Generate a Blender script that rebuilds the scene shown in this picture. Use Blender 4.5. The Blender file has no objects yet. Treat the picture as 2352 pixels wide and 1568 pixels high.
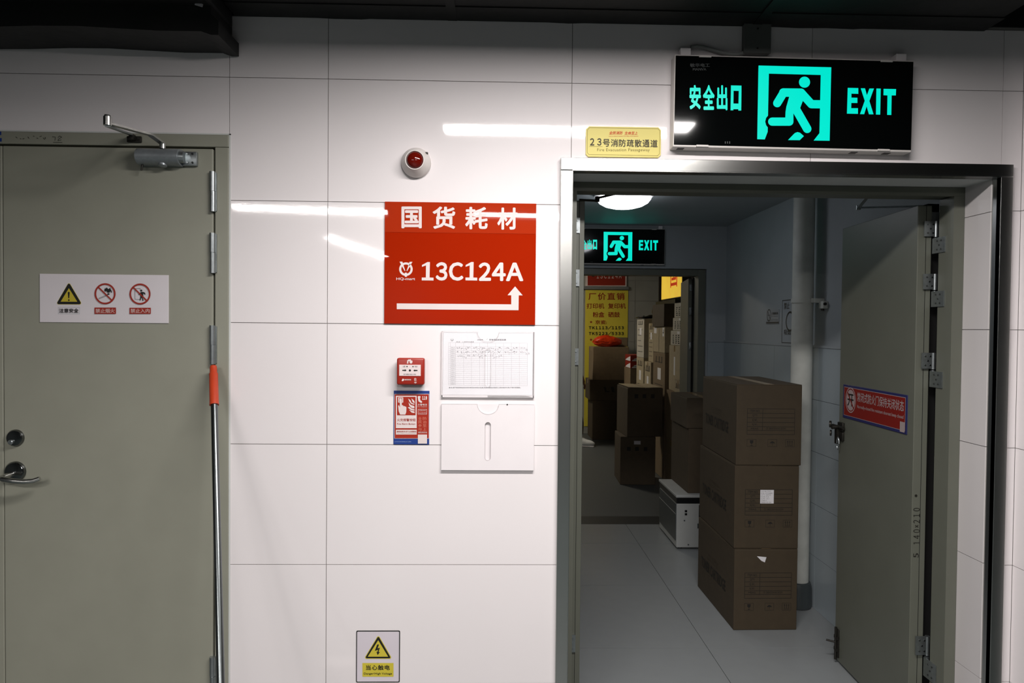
import bpy, bmesh, math, random
from mathutils import Vector, Matrix
random.seed(7)
SC = bpy.context.scene
COL = SC.collection

# ------------------------------------------------------------------ camera
FPX = 1568.0
CAM = Vector((0.5562, -2.2657, 1.5430))
RIGHT = Vector((0.99968103, -0.02347958, 0.00930298))
UP = Vector((-0.0088408, 0.01971175, 0.99976662))
FWD = Vector((0.02365748, 0.99952997, -0.01949788))
cam = bpy.data.cameras.new('camera')
cam.sensor_width = 36.0
cam.lens = 36.0 * FPX / 2352.0
cam.clip_start = 0.05
camo = bpy.data.objects.new('camera', cam)
COL.objects.link(camo)
M4 = Matrix.Identity(4)
for i in range(3):
    M4[i][0] = RIGHT[i]; M4[i][1] = UP[i]; M4[i][2] = -FWD[i]; M4[i][3] = CAM[i]
camo.matrix_world = M4
SC.camera = camo

# ------------------------------------------------------------------ world and view
w = bpy.data.worlds.new('world'); SC.world = w; w.use_nodes = True
w.node_tree.nodes['Background'].inputs[0].default_value = (0.02, 0.022, 0.024, 1)
w.node_tree.nodes['Background'].inputs[1].default_value = 0.3
SC.view_settings.view_transform = 'Standard'
SC.view_settings.look = 'None'
SC.view_settings.gamma = 1.0
SC.view_settings.use_curve_mapping = False
SC.view_settings.exposure = 0.0
HALL_LAMP = 101.0      # radiance of the hall battens
DOME_LAMP = 10.0      # vestibule dome
SHOP_LAMP = 36.0       # stock room panel
EXIT_GLOW = 0.93

# ------------------------------------------------------------------ photo measuring helpers (pixel -> point on a real plane)
def ray(px, py):
    return FWD + RIGHT * ((px - 1176) / FPX) - UP * ((py - 784) / FPX)
def W(px, py, Y=0.0):
    d = ray(px, py); t = (Y - CAM.y) / d.y; q = CAM + d * t
    return q.x, q.z
def onX(px, py, X):
    d = ray(px, py); t = (X - CAM.x) / d.x; q = CAM + d * t
    return q.y, q.z

# ------------------------------------------------------------------ materials
def lin(c):
    c = c / 255.0
    return c / 12.92 if c <= 0.04045 else ((c + 0.055) / 1.055) ** 2.4
MATS = {}
def mat(name, rgb, rough=0.5, metal=0.0, var=0.04, vscale=12.0, bump=0.0, bscale=120.0, bump2=0.0, bscale2=6.0,
        emit=0.0, spec=0.5, coat=0.0, alpha=1.0, trans=0.0, stretch=None, rvar=0.0, basek=1.0):
    m = bpy.data.materials.new(name); m.use_nodes = True
    nt = m.node_tree; b = nt.nodes['Principled BSDF']
    col = (lin(rgb[0]), lin(rgb[1]), lin(rgb[2]), 1)
    ecol = col; col = (col[0] * basek, col[1] * basek, col[2] * basek, 1)
    tc = nt.nodes.new('ShaderNodeTexCoord')
    src = tc.outputs['Object']
    if stretch:
        mp = nt.nodes.new('ShaderNodeMapping'); mp.inputs['Scale'].default_value = stretch
        nt.links.new(src, mp.inputs['Vector']); src = mp.outputs['Vector']
    if var > 0 or rvar > 0:
        n = nt.nodes.new('ShaderNodeTexNoise'); n.inputs['Scale'].default_value = vscale; n.inputs['Detail'].default_value = 5
        nt.links.new(src, n.inputs['Vector'])
    if var > 0:
        r = nt.nodes.new('ShaderNodeValToRGB')
        r.color_ramp.elements[0].position = 0.3; r.color_ramp.elements[1].position = 0.7
        r.color_ramp.elements[0].color = (col[0] * (1 - var), col[1] * (1 - var), col[2] * (1 - var), 1)
        r.color_ramp.elements[1].color = (min(1, col[0] * (1 + var)), min(1, col[1] * (1 + var)), min(1, col[2] * (1 + var)), 1)
        nt.links.new(n.outputs['Fac'], r.inputs['Fac'])
        nt.links.new(r.outputs['Color'], b.inputs['Base Color'])
    else:
        b.inputs['Base Color'].default_value = col
    b.inputs['Roughness'].default_value = rough
    if rvar > 0:
        mr = nt.nodes.new('ShaderNodeMapRange')
        mr.inputs['To Min'].default_value = max(0, rough - rvar); mr.inputs['To Max'].default_value = rough + rvar
        nt.links.new(n.outputs['Fac'], mr.inputs['Value']); nt.links.new(mr.outputs['Result'], b.inputs['Roughness'])
    b.inputs['Metallic'].default_value = metal
    b.inputs['Specular IOR Level'].default_value = spec
    b.inputs['Coat Weight'].default_value = coat
    b.inputs['Coat Roughness'].default_value = 0.05
    b.inputs['Transmission Weight'].default_value = trans
    b.inputs['Alpha'].default_value = alpha
    if emit > 0:
        b.inputs['Emission Color'].default_value = ecol
        b.inputs['Emission Strength'].default_value = emit
    last = None
    for bd, bs in ((bump, bscale), (bump2, bscale2)):
        if bd > 0:
            n2 = nt.nodes.new('ShaderNodeTexNoise'); n2.inputs['Scale'].default_value = bs; n2.inputs['Detail'].default_value = 2
            nt.links.new(src, n2.inputs['Vector'])
            bp = nt.nodes.new('ShaderNodeBump'); bp.inputs['Strength'].default_value = 1.0; bp.inputs['Distance'].default_value = bd
            nt.links.new(n2.outputs['Fac'], bp.inputs['Height'])
            if last: nt.links.new(last, bp.inputs['Normal'])
            last = bp.outputs['Normal']
    if last: nt.links.new(last, b.inputs['Normal'])
    MATS[name] = m
    return m

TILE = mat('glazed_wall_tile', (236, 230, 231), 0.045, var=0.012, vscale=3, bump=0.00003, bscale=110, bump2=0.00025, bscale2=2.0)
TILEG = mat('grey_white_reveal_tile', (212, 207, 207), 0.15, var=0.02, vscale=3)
GROUT = mat('grout', (150, 145, 142), 0.9)
WHITEP = mat('white_paint', (205, 207, 205), 0.6, var=0.05, vscale=6, bump=0.0004, bscale=25)
VESTW = mat('vestibule_wall_paint', (160, 166, 170), 0.55, var=0.05, vscale=4, bump=0.0003, bscale=30)
VESTT = mat('vestibule_dado_tile', (160, 170, 176), 0.25, var=0.03, vscale=4)
FLOORT = mat('pale_floor_tile', (142, 146, 148), 0.30, var=0.02, vscale=14, bump=0.00004, bscale=60)
HALLF = mat('hall_floor_tile', (72, 80, 80), 0.4, var=0.03, vscale=4)
HALLW = mat('hall_wall_paint', (78, 84, 84), 0.6, var=0.04, vscale=3)
FLOORG = mat('floor_grout', (40, 40, 40), 0.9)
SHOPF = mat('dark_speckled_floor', (76, 79, 80), 0.55, var=0.14, vscale=180)
STRIP = mat('dark_threshold_stone', (34, 36, 37), 0.5, var=0.2, vscale=60)
BLACK = mat('black_duct_paint', (20, 21, 20), 0.62, var=0.3, vscale=8, bump=0.002, bscale=14)
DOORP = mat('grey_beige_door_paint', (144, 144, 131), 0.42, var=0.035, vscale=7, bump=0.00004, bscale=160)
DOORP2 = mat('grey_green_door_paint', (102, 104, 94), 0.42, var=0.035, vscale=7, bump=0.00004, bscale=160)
GAP = mat('seam_and_gap_shade_black', (6, 6, 6), 0.9, var=0)  # near-black for seam lines and for shade put into the door gaps
STEEL = mat('brushed_stainless', (192, 192, 189), 0.25, metal=1.0, var=0.08, vscale=5, bump=0.00003, bscale=300, stretch=(1, 1, 0.02), rvar=0.08)
STEELH = mat('brushed_stainless_across', (192, 192, 189), 0.25, metal=1.0, var=0.08, vscale=5, bump=0.00003, bscale=300, stretch=(0.02, 1, 1), rvar=0.08)
ZINC = mat('zinc_plated_steel', (158, 164, 166), 0.36, metal=0.9, var=0.1, vscale=60)
POLE = mat('dull_aluminium_tube', (112, 117, 118), 0.3, metal=1.0, var=0.06, vscale=30)
ALU = mat('aluminium_paint', (150, 156, 160), 0.42, metal=0.6, var=0.08, vscale=80)
CHROME = mat('dark_chrome', (120, 122, 122), 0.16, metal=1.0, var=0.05)
IRON = mat('dark_iron', (54, 52, 48), 0.45, metal=0.7, var=0.15, vscale=60)
REDA = mat('red_acrylic', (160, 34, 6), 0.012, var=0.02, vscale=5, spec=0.5)
REDB = mat('red_vinyl', (170, 48, 20), 0.02, var=0.02, vscale=5)
PRINTW = mat('white_print', (222, 208, 206), 0.3, var=0.02)
PRINTK = mat('black_print', (24, 25, 24), 0.4, var=0)
PRINTG = mat('grey_print', (120, 118, 122), 0.5, var=0)
PRINTLG = mat('pale_grey_print', (190, 186, 190), 0.5, var=0)
PRINTR = mat('red_print', (160, 38, 18), 0.4, var=0)
PRINTRD = mat('dark_red_print', (150, 40, 26), 0.4, var=0)
PRINTY = mat('yellow_print', (206, 190, 62), 0.35, var=0.02)
PRINTB = mat('blue_print', (34, 60, 132), 0.35, var=0.03)
PAPER = mat('white_paper', (232, 230, 234), 0.6, var=0.02)
ACRY = mat('white_acrylic', (236, 230, 232), 0.18, var=0.015)
PLASTW = mat('white_plastic', (214, 208, 204), 0.4, var=0.03)
BRASSY = mat('pale_gold_plate', (222, 208, 122), 0.6, metal=0.0, var=0.03, vscale=4)
REDPL = mat('red_plastic', (152, 36, 22), 0.35, var=0.03)
LENS = mat('dark_red_lens', (96, 14, 6), 0.06, var=0.05, spec=0.6)
EXITK = mat('black_glass_panel', (6, 8, 8), 0.06, var=0)
EXITG = mat('lit_green_pictogram', (0, 236, 212), 0.3, var=0, emit=EXIT_GLOW, basek=0.1)
DIMG = mat('dim_grey_lettering', (58, 62, 62), 0.4, var=0)
ORANGE = mat('orange_rubber_grip', (178, 56, 22), 0.5, var=0.06, vscale=30)
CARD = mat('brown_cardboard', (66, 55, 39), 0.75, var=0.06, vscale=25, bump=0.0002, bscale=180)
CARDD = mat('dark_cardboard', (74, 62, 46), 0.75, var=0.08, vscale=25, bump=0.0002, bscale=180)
CARDM = mat('mid_brown_cardboard', (124, 106, 82), 0.75, var=0.06, vscale=25, bump=0.0002, bscale=180)
CARDL = mat('pale_cardboard', (168, 154, 128), 0.7, var=0.07, vscale=25, bump=0.0002, bscale=180)
CARDW = mat('whitish_carton', (190, 184, 172), 0.65, var=0.05, vscale=25)
CARDINK = mat('carton_ink', (26, 23, 18), 0.7, var=0)
CARDINK2 = mat('faded_carton_ink', (76, 66, 52), 0.7, var=0)
TAPE = mat('clear_brown_tape', (150, 126, 92), 0.18, var=0.08, vscale=50)
PRTW = mat('printer_pale_plastic', (176, 178, 176), 0.45, var=0.03)
PRTD = mat('printer_dark_plastic', (60, 66, 68), 0.4, var=0.05)
PRTK = mat('printer_black_plastic', (16, 17, 18), 0.35, var=0)
BAG = mat('orange_plastic_bag', (214, 58, 18), 0.2, var=0.12, vscale=30, bump=0.014, bscale=26)
POSTY = mat('yellow_poster', (222, 206, 70), 0.5, var=0.04, vscale=5)
LITY = mat('lit_yellow_panel', (250, 205, 70), 0.4, var=0.25, vscale=5, emit=0.55)
LITR = mat('lit_red_character', (214, 60, 16), 0.4, var=0, emit=0.35)
PIPE = mat('whitewashed_pipe', (196, 198, 192), 0.6, var=0.12, vscale=9, bump=0.0006, bscale=20)
LAMPW = mat('batten_diffuser', (255, 250, 247), 0.5, var=0, emit=HALL_LAMP)
DOMEW = mat('dome_diffuser', (246, 248, 255), 0.5, var=0, emit=DOME_LAMP)
SHOPW = mat('shop_lamp_diffuser', (255, 244, 222), 0.5, var=0, emit=SHOP_LAMP)
SKIRTM = mat('light_cutoff_black', (10, 10, 10), 0.6, var=0)  # black for the added skirts that limit the lamp spread
LAMPW2 = mat('wide_batten_diffuser', (255, 250, 247), 0.5, var=0, emit=HALL_LAMP * 0.55)
LAMPB = mat('lamp_housing', (225, 225, 225), 0.5, var=0)
SKIN = mat('skin', (150, 112, 92), 0.5, var=0.04)
CLOTHD = mat('dark_cloth', (44, 42, 40), 0.85, var=0.1, vscale=60)
CLOTHT = mat('taupe_cloth', (86, 78, 70), 0.85, var=0.1, vscale=60)
SHOEW = mat('white_sneaker', (214, 216, 218), 0.55, var=0.05, vscale=60)
HAIR = mat('black_hair', (18, 16, 15), 0.5, var=0.1)
CABLEG = mat('grey_cable', (150, 152, 150), 0.5, var=0.04)
BOXG = mat('grey_junction_box', (96, 98, 96), 0.5, var=0.05)
FILM = mat('black_plastic_film', (22, 22, 24), 0.22, var=0.1, bump=0.006, bscale=40)
PLYW = mat('mop_cotton', (200, 196, 188), 0.9, var=0.1, vscale=80, bump=0.002, bscale=120)

# ------------------------------------------------------------------ object helpers
def link(o, parent=None):
    COL.objects.link(o)
    if parent is not None: o.parent = parent
    return o
def thing(name, label, cat, loc=(0, 0, 0), rotz=0.0, group=None, kind=None, roty=0.0):
    o = bpy.data.objects.new(name, None); o.empty_display_size = 0.05
    o.location = loc; o.rotation_euler = (0, roty, rotz)
    link(o); tag(o, label, cat, group, kind)
    return o
def tag(o, label=None, cat=None, group=None, kind=None):
    if label: o['label'] = label
    if cat: o['category'] = cat
    if group: o['group'] = group
    if kind: o['kind'] = kind
    return o

class MB:
    """collects geometry into one mesh"""
    def __init__(self): self.bm = bmesh.new()
    def box(self, x0, x1, y0, y1, z0, z1, b=0.0, seg=2):
        r = bmesh.ops.create_cube(self.bm, size=1.0)
        vs = r['verts']
        for v in vs:
            v.co = Vector(((x0 + x1) / 2 + v.co.x * (x1 - x0), (y0 + y1) / 2 + v.co.y * (y1 - y0), (z0 + z1) / 2 + v.co.z * (z1 - z0)))
        if b > 0:
            es = list({e for v in vs for e in v.link_edges})
            bmesh.ops.bevel(self.bm, geom=es, offset=b, segments=seg, affect='EDGES', profile=0.5)
        return self
    def cyl(self, p0, p1, r0, r1=None, n=20, caps=True):
        r1 = r0 if r1 is None else r1
        p0 = Vector(p0); p1 = Vector(p1); d = p1 - p0
        q = d.to_track_quat('Z', 'Y').to_matrix()
        A = []; B = []
        for i in range(n):
            a = 2 * math.pi * i / n; c = Vector((math.cos(a), math.sin(a), 0))
            A.append(self.bm.verts.new(p0 + q @ (c * r0))); B.append(self.bm.verts.new(p1 + q @ (c * r1)))
        for i in range(n):
            j = (i + 1) % n
            self.bm.faces.new((A[i], A[j], B[j], B[i]))
        if caps:
            self.bm.faces.new(A[::-1]); self.bm.faces.new(B)
        return self
    def tube(self, pts, r, n=10):
        pts = [Vector(p) for p in pts]; rings = []
        for i, p in enumerate(pts):
            d = (pts[min(i + 1, len(pts) - 1)] - pts[max(i - 1, 0)])
            q = d.to_track_quat('Z', 'Y').to_matrix()
            rr = r[i] if isinstance(r, (list, tuple)) else r
            rings.append([self.bm.verts.new(p + q @ Vector((math.cos(2 * math.pi * k / n) * rr, math.sin(2 * math.pi * k / n) * rr, 0))) for k in range(n)])
        for a, b in zip(rings, rings[1:]):
            for k in range(n):
                j = (k + 1) % n
                self.bm.faces.new((a[k], a[j], b[j], b[k]))
        self.bm.faces.new(rings[0][::-1]); self.bm.faces.new(rings[-1])
        return self
    def lathe(self, prof, origin=(0, 0, 0), axis=(0, -1, 0), n=40):
        """prof: list of (radius, distance along axis)"""
        o = Vector(origin); ax = Vector(axis).normalized(); q = ax.to_track_quat('Z', 'Y').to_matrix()
        rings = []
        for r, h in prof:
            if r < 1e-6: rings.append([self.bm.verts.new(o + ax * h)])
            else: rings.append([self.bm.verts.new(o + ax * h + q @ Vector((math.cos(2 * math.pi * k / n) * r, math.sin(2 * math.pi * k / n) * r, 0))) for k in range(n)])
        for a, b in zip(rings, rings[1:]):
            for k in range(n):
                j = (k + 1) % n
                if len(a) == 1 and len(b) == 1: continue
                if len(a) == 1: self.bm.faces.new((a[0], b[j], b[k]))
                elif len(b) == 1: self.bm.faces.new((a[k], a[j], b[0]))
                else: self.bm.faces.new((a[k], a[j], b[j], b[k]))
        return self
    def prism(self, pts, y0, y1, ax='y'):
        """pts in (x,z); extruded along y"""
        def P(p, y): return (p[0], y, p[1]) if ax == 'y' else (y, p[0], p[1])
        A = [self.bm.verts.new(P(p, y0)) for p in pts]; B = [self.bm.verts.new(P(p, y1)) for p in pts]
        n = len(pts)
        self.bm.faces.new(A); self.bm.faces.new(B[::-1])
        for i in range(n):
            j = (i + 1) % n
            self.bm.faces.new((A[i], B[i], B[j], A[j]))
        return self
    def quad(self, *pts):
        self.bm.faces.new([self.bm.verts.new(p) for p in pts]); return self
    def xform(self, m):
        self.bm.transform(m); return self
    def build(self, name, m, parent=None, smooth=False, label=None, auto=True):
        bmesh.ops.recalc_face_normals(self.bm, faces=self.bm.faces)
        me = bpy.data.meshes.new(name)
        self.bm.to_mesh(me); self.bm.free()
        if smooth:
            for p in me.polygons: p.use_smooth = True
            me.set_sharp_from_angle(angle=math.radians(40))
        me.materials.append(m)
        o = bpy.data.objects.new(name, me); link(o, parent)
        if label: o['label'] = label
        return o

TXT = bpy.data.curves.new('txt', 'FONT'); TXT.resolution_u = 3
TXO = bpy.data.objects.new('txt', TXT); COL.objects.link(TXO)
CACHE = {}
def glyphs(body, bold, space=1.0):
    k = (body, bold, space)
    if k not in CACHE:
        TXT.body = body; TXT.offset = 0.0; TXT.space_character = space
        bpy.context.view_layer.update()
        me = bpy.data.meshes.new_from_object(TXO.evaluated_get(bpy.context.evaluated_depsgraph_get()))
        vs = [(v.co.x, v.co.y, 0) for v in me.vertices]; fs = [tuple(p.vertices) for p in me.polygons]
        bpy.data.meshes.remove(me)
        bold *= 0.72
        if bold > 0:      # heavier strokes: the same outlines laid side by side within half a stroke
            v0, f0 = vs, fs; vs, fs = [], []
            for i in range(8):
                dx, dy = bold * math.cos(i * math.pi / 4), bold * math.sin(i * math.pi / 4); b0 = len(vs)
                vs += [(x + dx, y + dy, i) for x, y, _ in v0]; fs += [tuple(q + b0 for q in f) for f in f0]
        CACHE[k] = (vs, fs)
    return CACHE[k]

class Print:
    """flat print on a face. Local u (right) and v (up); facing -Y (front) or -X (left)."""
    def __init__(self, d, face='front', mp=None):
        self.d = d; self.face = face; self.mp = mp; self.vs = []; self.fs = []; self.runs = []
    def P(self, u, v, lift=0.0):
        if self.face == 'front': return (u, self.d - lift, v)
        if self.face == 'left': return (self.d - lift, -u, v)
        if self.face == 'down': return (u, v, self.d - lift)
    def m(self, p): return self.mp(*p) if self.mp else p
    def poly(self, pts, lift=0.0):
        b = len(self.vs); lift += (len(self.fs) % 12) * 2e-5
        for p in pts:
            u, v = self.m(p); self.vs.append(self.P(u, v, lift))
        self.fs.append(tuple(range(b, b + len(pts)))); return self
    def rect(self, x0, y0, x1, y1, lift=0.0): return self.poly([(x0, y0), (x1, y0), (x1, y1), (x0, y1)], lift)
    def frame(self, x0, y0, x1, y1, t, lift=0.0):
        s = 1 if y1 > y0 else -1; sx = 1 if x1 > x0 else -1
        self.rect(x0, y0, x1, y0 + s * t, lift); self.rect(x0, y1 - s * t, x1, y1, lift)
        self.rect(x0, y0 + s * t, x0 + sx * t, y1 - s * t, lift); self.rect(x1 - sx * t, y0 + s * t, x1, y1 - s * t, lift); return self
    def disc(self, x, y, r, n=28, ry=None, lift=0.0):
        ry = ry or r
        return self.poly([(x + r * math.cos(2 * math.pi * i / n), y + ry * math.sin(2 * math.pi * i / n)) for i in range(n)], lift)
    def ring(self, x, y, r0, r1, n=36, a0=0.0, a1=360.0, asp=1.0, lift=0.0):
        for i in range(n):
            a = math.radians(a0 + (a1 - a0) * i / n); b = math.radians(a0 + (a1 - a0) * (i + 1) / n)
            self.poly([(x + r0 * asp * math.cos(a), y + r0 * math.sin(a)), (x + r1 * asp * math.cos(a), y + r1 * math.sin(a)),
                       (x + r1 * asp * math.cos(b), y + r1 * math.sin(b)), (x + r0 * asp * math.cos(b), y + r0 * math.sin(b))], lift)
        return self
    def line(self, pts, t, lift=0.0):
        for (ax, ay), (bx, by) in zip(pts, pts[1:]):
            dx, dy = bx - ax, by - ay; l = math.hypot(dx, dy) or 1e-9
            nx, ny = -dy / l * t / 2, dx / l * t / 2
            self.poly([(ax + nx, ay + ny), (bx + nx, by + ny), (bx - nx, by - ny), (ax - nx, ay - ny)], lift)
        return self
    def cap(self, a, b, r, lift=0.0):
        self.line([a, b], 2 * r, lift); self.disc(a[0], a[1], r, 20, lift=lift); self.disc(b[0], b[1], r, 20, lift=lift); return self
    def text(self, body, x0, y0, x1, y1, bold=0.0, space=1.0, rot=False, slant=0.0, lift=0.0, keep=False):
        """fit text into the box whose bottom-left is (x0,y0) and top-right (x1,y1) (in mapped units)"""
        vs, fs = glyphs(body, bold, space)
        if not vs: return self
        lx = min(v[0] for v in vs); hx = max(v[0] for v in vs); ly = min(v[1] for v in vs); hy = max(v[1] for v in vs)
        A = self.m((x0, (y0 + y1) / 2)); B = self.m((x1, (y0 + y1) / 2)); C = self.m(((x0 + x1) / 2, y0)); D = self.m(((x0 + x1) / 2, y1))
        b = len(self.vs); f_start = len(self.fs)
        for vx, vy, lay in vs:
            s = (vx - lx) / (hx - lx or 1); t = (vy - ly) / (hy - ly or 1)
            if rot: s, t = 1 - t, s
            s += slant * t
            u = A[0] + (B[0] - A[0]) * s; v = C[1] + (D[1] - C[1]) * t
            v += (B[1] - A[1]) * (s - 0.5); u += (D[0] - C[0]) * (t - 0.5)
            self.vs.append(self.P(u, v, lift + lay * 3e-5))
        for f in fs: self.fs.append(tuple(i + b for i in f))
        self.runs.append((f_start, len(self.fs)))
        return self
    def build(self, name, m, parent, label=None, join=False):
        """every run of lettering becomes a part of its own, the other shapes one part"""
        groups = []
        if join: groups = [(name, list(range(len(self.fs))))]
        else:
            used = set()
            for a, b in self.runs:
                groups.append(('lettering', list(range(a, b)))); used.update(range(a, b))
            rest = [i for i in range(len(self.fs)) if i not in used]
            if rest: groups.insert(0, (name, rest))
        o = None
        for nm, idx in groups:
            remap = {}; vv = []; ff = []
            for i in idx:
                f = []
                for q in self.fs[i]:
                    if q not in remap: remap[q] = len(vv); vv.append(self.vs[q])
                    f.append(remap[q])
                ff.append(f)
            me = bpy.data.meshes.new(nm); me.from_pydata(vv, [], ff); me.materials.append(m); me.update()
            o = bpy.data.objects.new(nm, me); link(o, parent)
            if label: o['label'] = label
            if join: o['kind'] = 'stuff'
        return o

def pxmap(Y, cx, cz):
    """photo pixel -> local (x,z) of a wall thing centred at (cx,cz) whose face lies in plane Y"""
    def f(px, py):
        x, z = W(px, py, Y); return x - cx, z - cz
    return f

# ================================================================== SETTING
ROWS = [2.555, 2.353, 1.953, 1.553, 1.153, 0.753, 0.353, 0.0]
SEAMS = [-2.72, -1.92, -1.12, -0.32, 0.0, 0.8, 1.6, 2.249, 2.319]
LD = (-1.78, -0.3215, 2.165)     # left door opening: x0,x1,top
DW = (0.803, 2.238, 2.068)       # doorway opening
YG = 0.004                       # grout plane

wf = MB()
# grout backing with the two openings left free
wf.box(-2.72, LD[0], YG, 0.28, 0, 3.0).box(LD[0], LD[1], YG, 0.28, LD[2], 3.0).box(LD[1], DW[0], YG, 0.28, 0, 3.0)
wf.box(DW[0], DW[1], YG, 0.28, DW[2], 3.0).box(DW[1], 3.12, YG, 0.28, 0, 3.0)
wall_front = wf.build('wall_front', GROUT)
tag(wall_front, 'white glazed tile wall holding both doorways', 'wall', kind='structure')

def sub_cells(x0, x1, z0, z1, holes):
    xs = sorted({x0, x1} | {h[i] for h in holes for i in (0, 1) if x0 < h[i] < x1})
    zs = sorted({z0, z1} | {h[3] for h in holes if z0 < h[3] < z1} | {h[2] for h in holes if z0 < h[2] < z1})
    out = []
    for a, b in zip(xs, xs[1:]):
        for c, d in zip(zs, zs[1:]):
            mx, mz = (a + b) / 2, (c + d) / 2
            if not any(h[0] < mx < h[1] and h[2] < mz < h[3] for h in holes): out.append((a, b, c, d))
    return out
HOLES = [(LD[0], LD[1], -1, LD[2]), (DW[0], DW[1], -1, DW[2])]
J = 0.0011
for i in range(len(SEAMS) - 1):
    for k in range(len(ROWS) - 1):
        cells = sub_cells(SEAMS[i] + J, SEAMS[i + 1] - J, ROWS[k + 1] + J, ROWS[k] - J, HOLES)
        if not cells: continue
        t = MB(); tilt = random.uniform(-0.0005, 0.0005)
        for a, b, c, d in cells: t.box(a, b, 0.0, YG + 0.001, c, d)
        t.build('tile', TILE, wall_front)
# black painted band where the tiles stop under the ducts, with its ragged lower edge
rb = random.Random(3)
pts = [(2.32, 3.0)]
x = 2.319
while x > -2.72:
    pts.append((x, 2.552 + rb.choice([0, 0, 0, 0.001, -0.002, -0.004]) + (0.012 if x > 2.2 else 0)))
    x -= rb.uniform(0.03, 0.16)
for q in [(0.2, 2.538), (0.14, 2.5555)]: pass
pts += [(-2.72, 2.552), (-2.72, 3.0)]
o = MB().prism(pts, -0.006, 0.0).build('black_paint_band', BLACK, wall_front)

# door reveal lining on the right of the doorway and above it
rl = MB()
for k in range(1, len(ROWS) - 1):
    z1 = min(ROWS[k], DW[2]) - J; z0 = ROWS[k + 1] + J
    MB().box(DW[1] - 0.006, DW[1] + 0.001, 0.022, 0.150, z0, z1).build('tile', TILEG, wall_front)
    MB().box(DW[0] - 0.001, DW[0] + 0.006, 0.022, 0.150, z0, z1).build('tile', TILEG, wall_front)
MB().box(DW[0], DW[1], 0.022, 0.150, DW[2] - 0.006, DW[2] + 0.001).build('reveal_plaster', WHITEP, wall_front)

# shallow tiled pilaster at the right edge of the picture
wr = MB().box(2.323, 3.12, -0.066, YG, 0, 3.0).build('wall_right', GROUT)
tag(wr, 'edge of a shallow white tiled pilaster at the right side of the wall', 'wall', kind='structure')
for k in range(len(ROWS) - 1):
    MB().box(2.319, 2.324, -0.066, -0.001, ROWS[k + 1] + J, ROWS[k] - J).build('tile', TILE, wr)
    MB().box(2.319, 3.119, -0.071, -0.0662, ROWS[k + 1] + J, ROWS[k] - J).build('tile', TILE, wr)

# hall behind the camera
o = MB().box(-4.2, 5.5, -8.0, 0.30, -0.1, 0.0).build('floor', HALLF); tag(o, 'pale tiled hall floor in front of the wall', 'floor', kind='structure')
o = MB().box(-4.2, 5.5, -8.2, -8.0, 0, 3.0).build('wall_back', HALLW); tag(o, 'plain pale wall at the far end of the hall', 'wall', kind='structure')
o = MB().box(-4.4, -4.2, -8.0, 0.3, 0, 3.0).build('wall_left', HALLW); tag(o, 'plain pale wall on the left of the hall', 'wall', kind='structure')
o = MB().box(5.5, 5.7, -8.0, 0.3, 0, 3.0).build('wall_hall_right', HALLW); tag(o, 'plain grey wall far on the right of the hall', 'wall', kind='structure')
o = MB().box(-4.2, -2.72, YG, 0.28, 0, 3.0).box(3.12, 5.5, YG, 0.28, 0, 3.0).build('wall_front_left', HALLW); tag(o, 'plain grey wall either side of the tiled stretch', 'wall', kind='structure')
o = MB().box(-4.4, 5.7, -8.2, 0.3, 3.0, 3.1).build('ceiling', BLACK); tag(o, 'black painted hall ceiling above the ducts', 'ceiling', kind='structure')

# black ducts under the ceiling
d = thing('air_duct', 'black painted duct running over the doorway under the ceiling', 'duct', (0.94, -0.6, 2.552))
MB().box(-1.24, 1.236, -0.56, 0.59, 0.0, 0.43, b=0.006).build('duct_body', BLACK, d)
MB().box(-1.24, 1.236, 0.50, 0.595, -0.004, 0.001).build('bottom_lip', BLACK, d)
for xx in (-0.55, 0.45): MB().box(xx, xx + 0.03, -0.57, 0.592, -0.006, 0.44).build('joint_flange', BLACK, d)
d = thing('air_duct', 'lower black insulated duct at the upper left corner with a stepped underside', 'duct', (-1.5, -0.5, 2.43))
MB().box(-1.3, 1.195, -0.55, 0.49, 0.075, 0.55, b=0.008).build('duct_body', BLACK, d)
sag = [(-1.3, 0.0)]
for i in range(20): sag.append((-1.3 + 2.46 * (i + 1) / 20, 0.004 * math.sin(i * 1.3) + 0.003 * math.sin(i * 0.5)))
sag += [(1.19, -0.012), (1.212, -0.012), (1.212, 0.03), (1.19, 0.05), (1.19, 0.09), (-1.3, 0.09)]
MB().prism(sag, 0.33, 0.494).build('bottom_step', BLACK, d)
MB().box(1.135, 1.165, 0.32, 0.494, 0.08, 0.42, b=0.004).build('end_flange', BLACK, d)
MB().prism([(1.146, 0.072), (1.168, 0.066), (1.17, 0.074), (1.15, 0.08)], 0.318, 0.322).build('tape_scrap', PRINTLG, d, label='small scrap of torn white tape')

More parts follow.
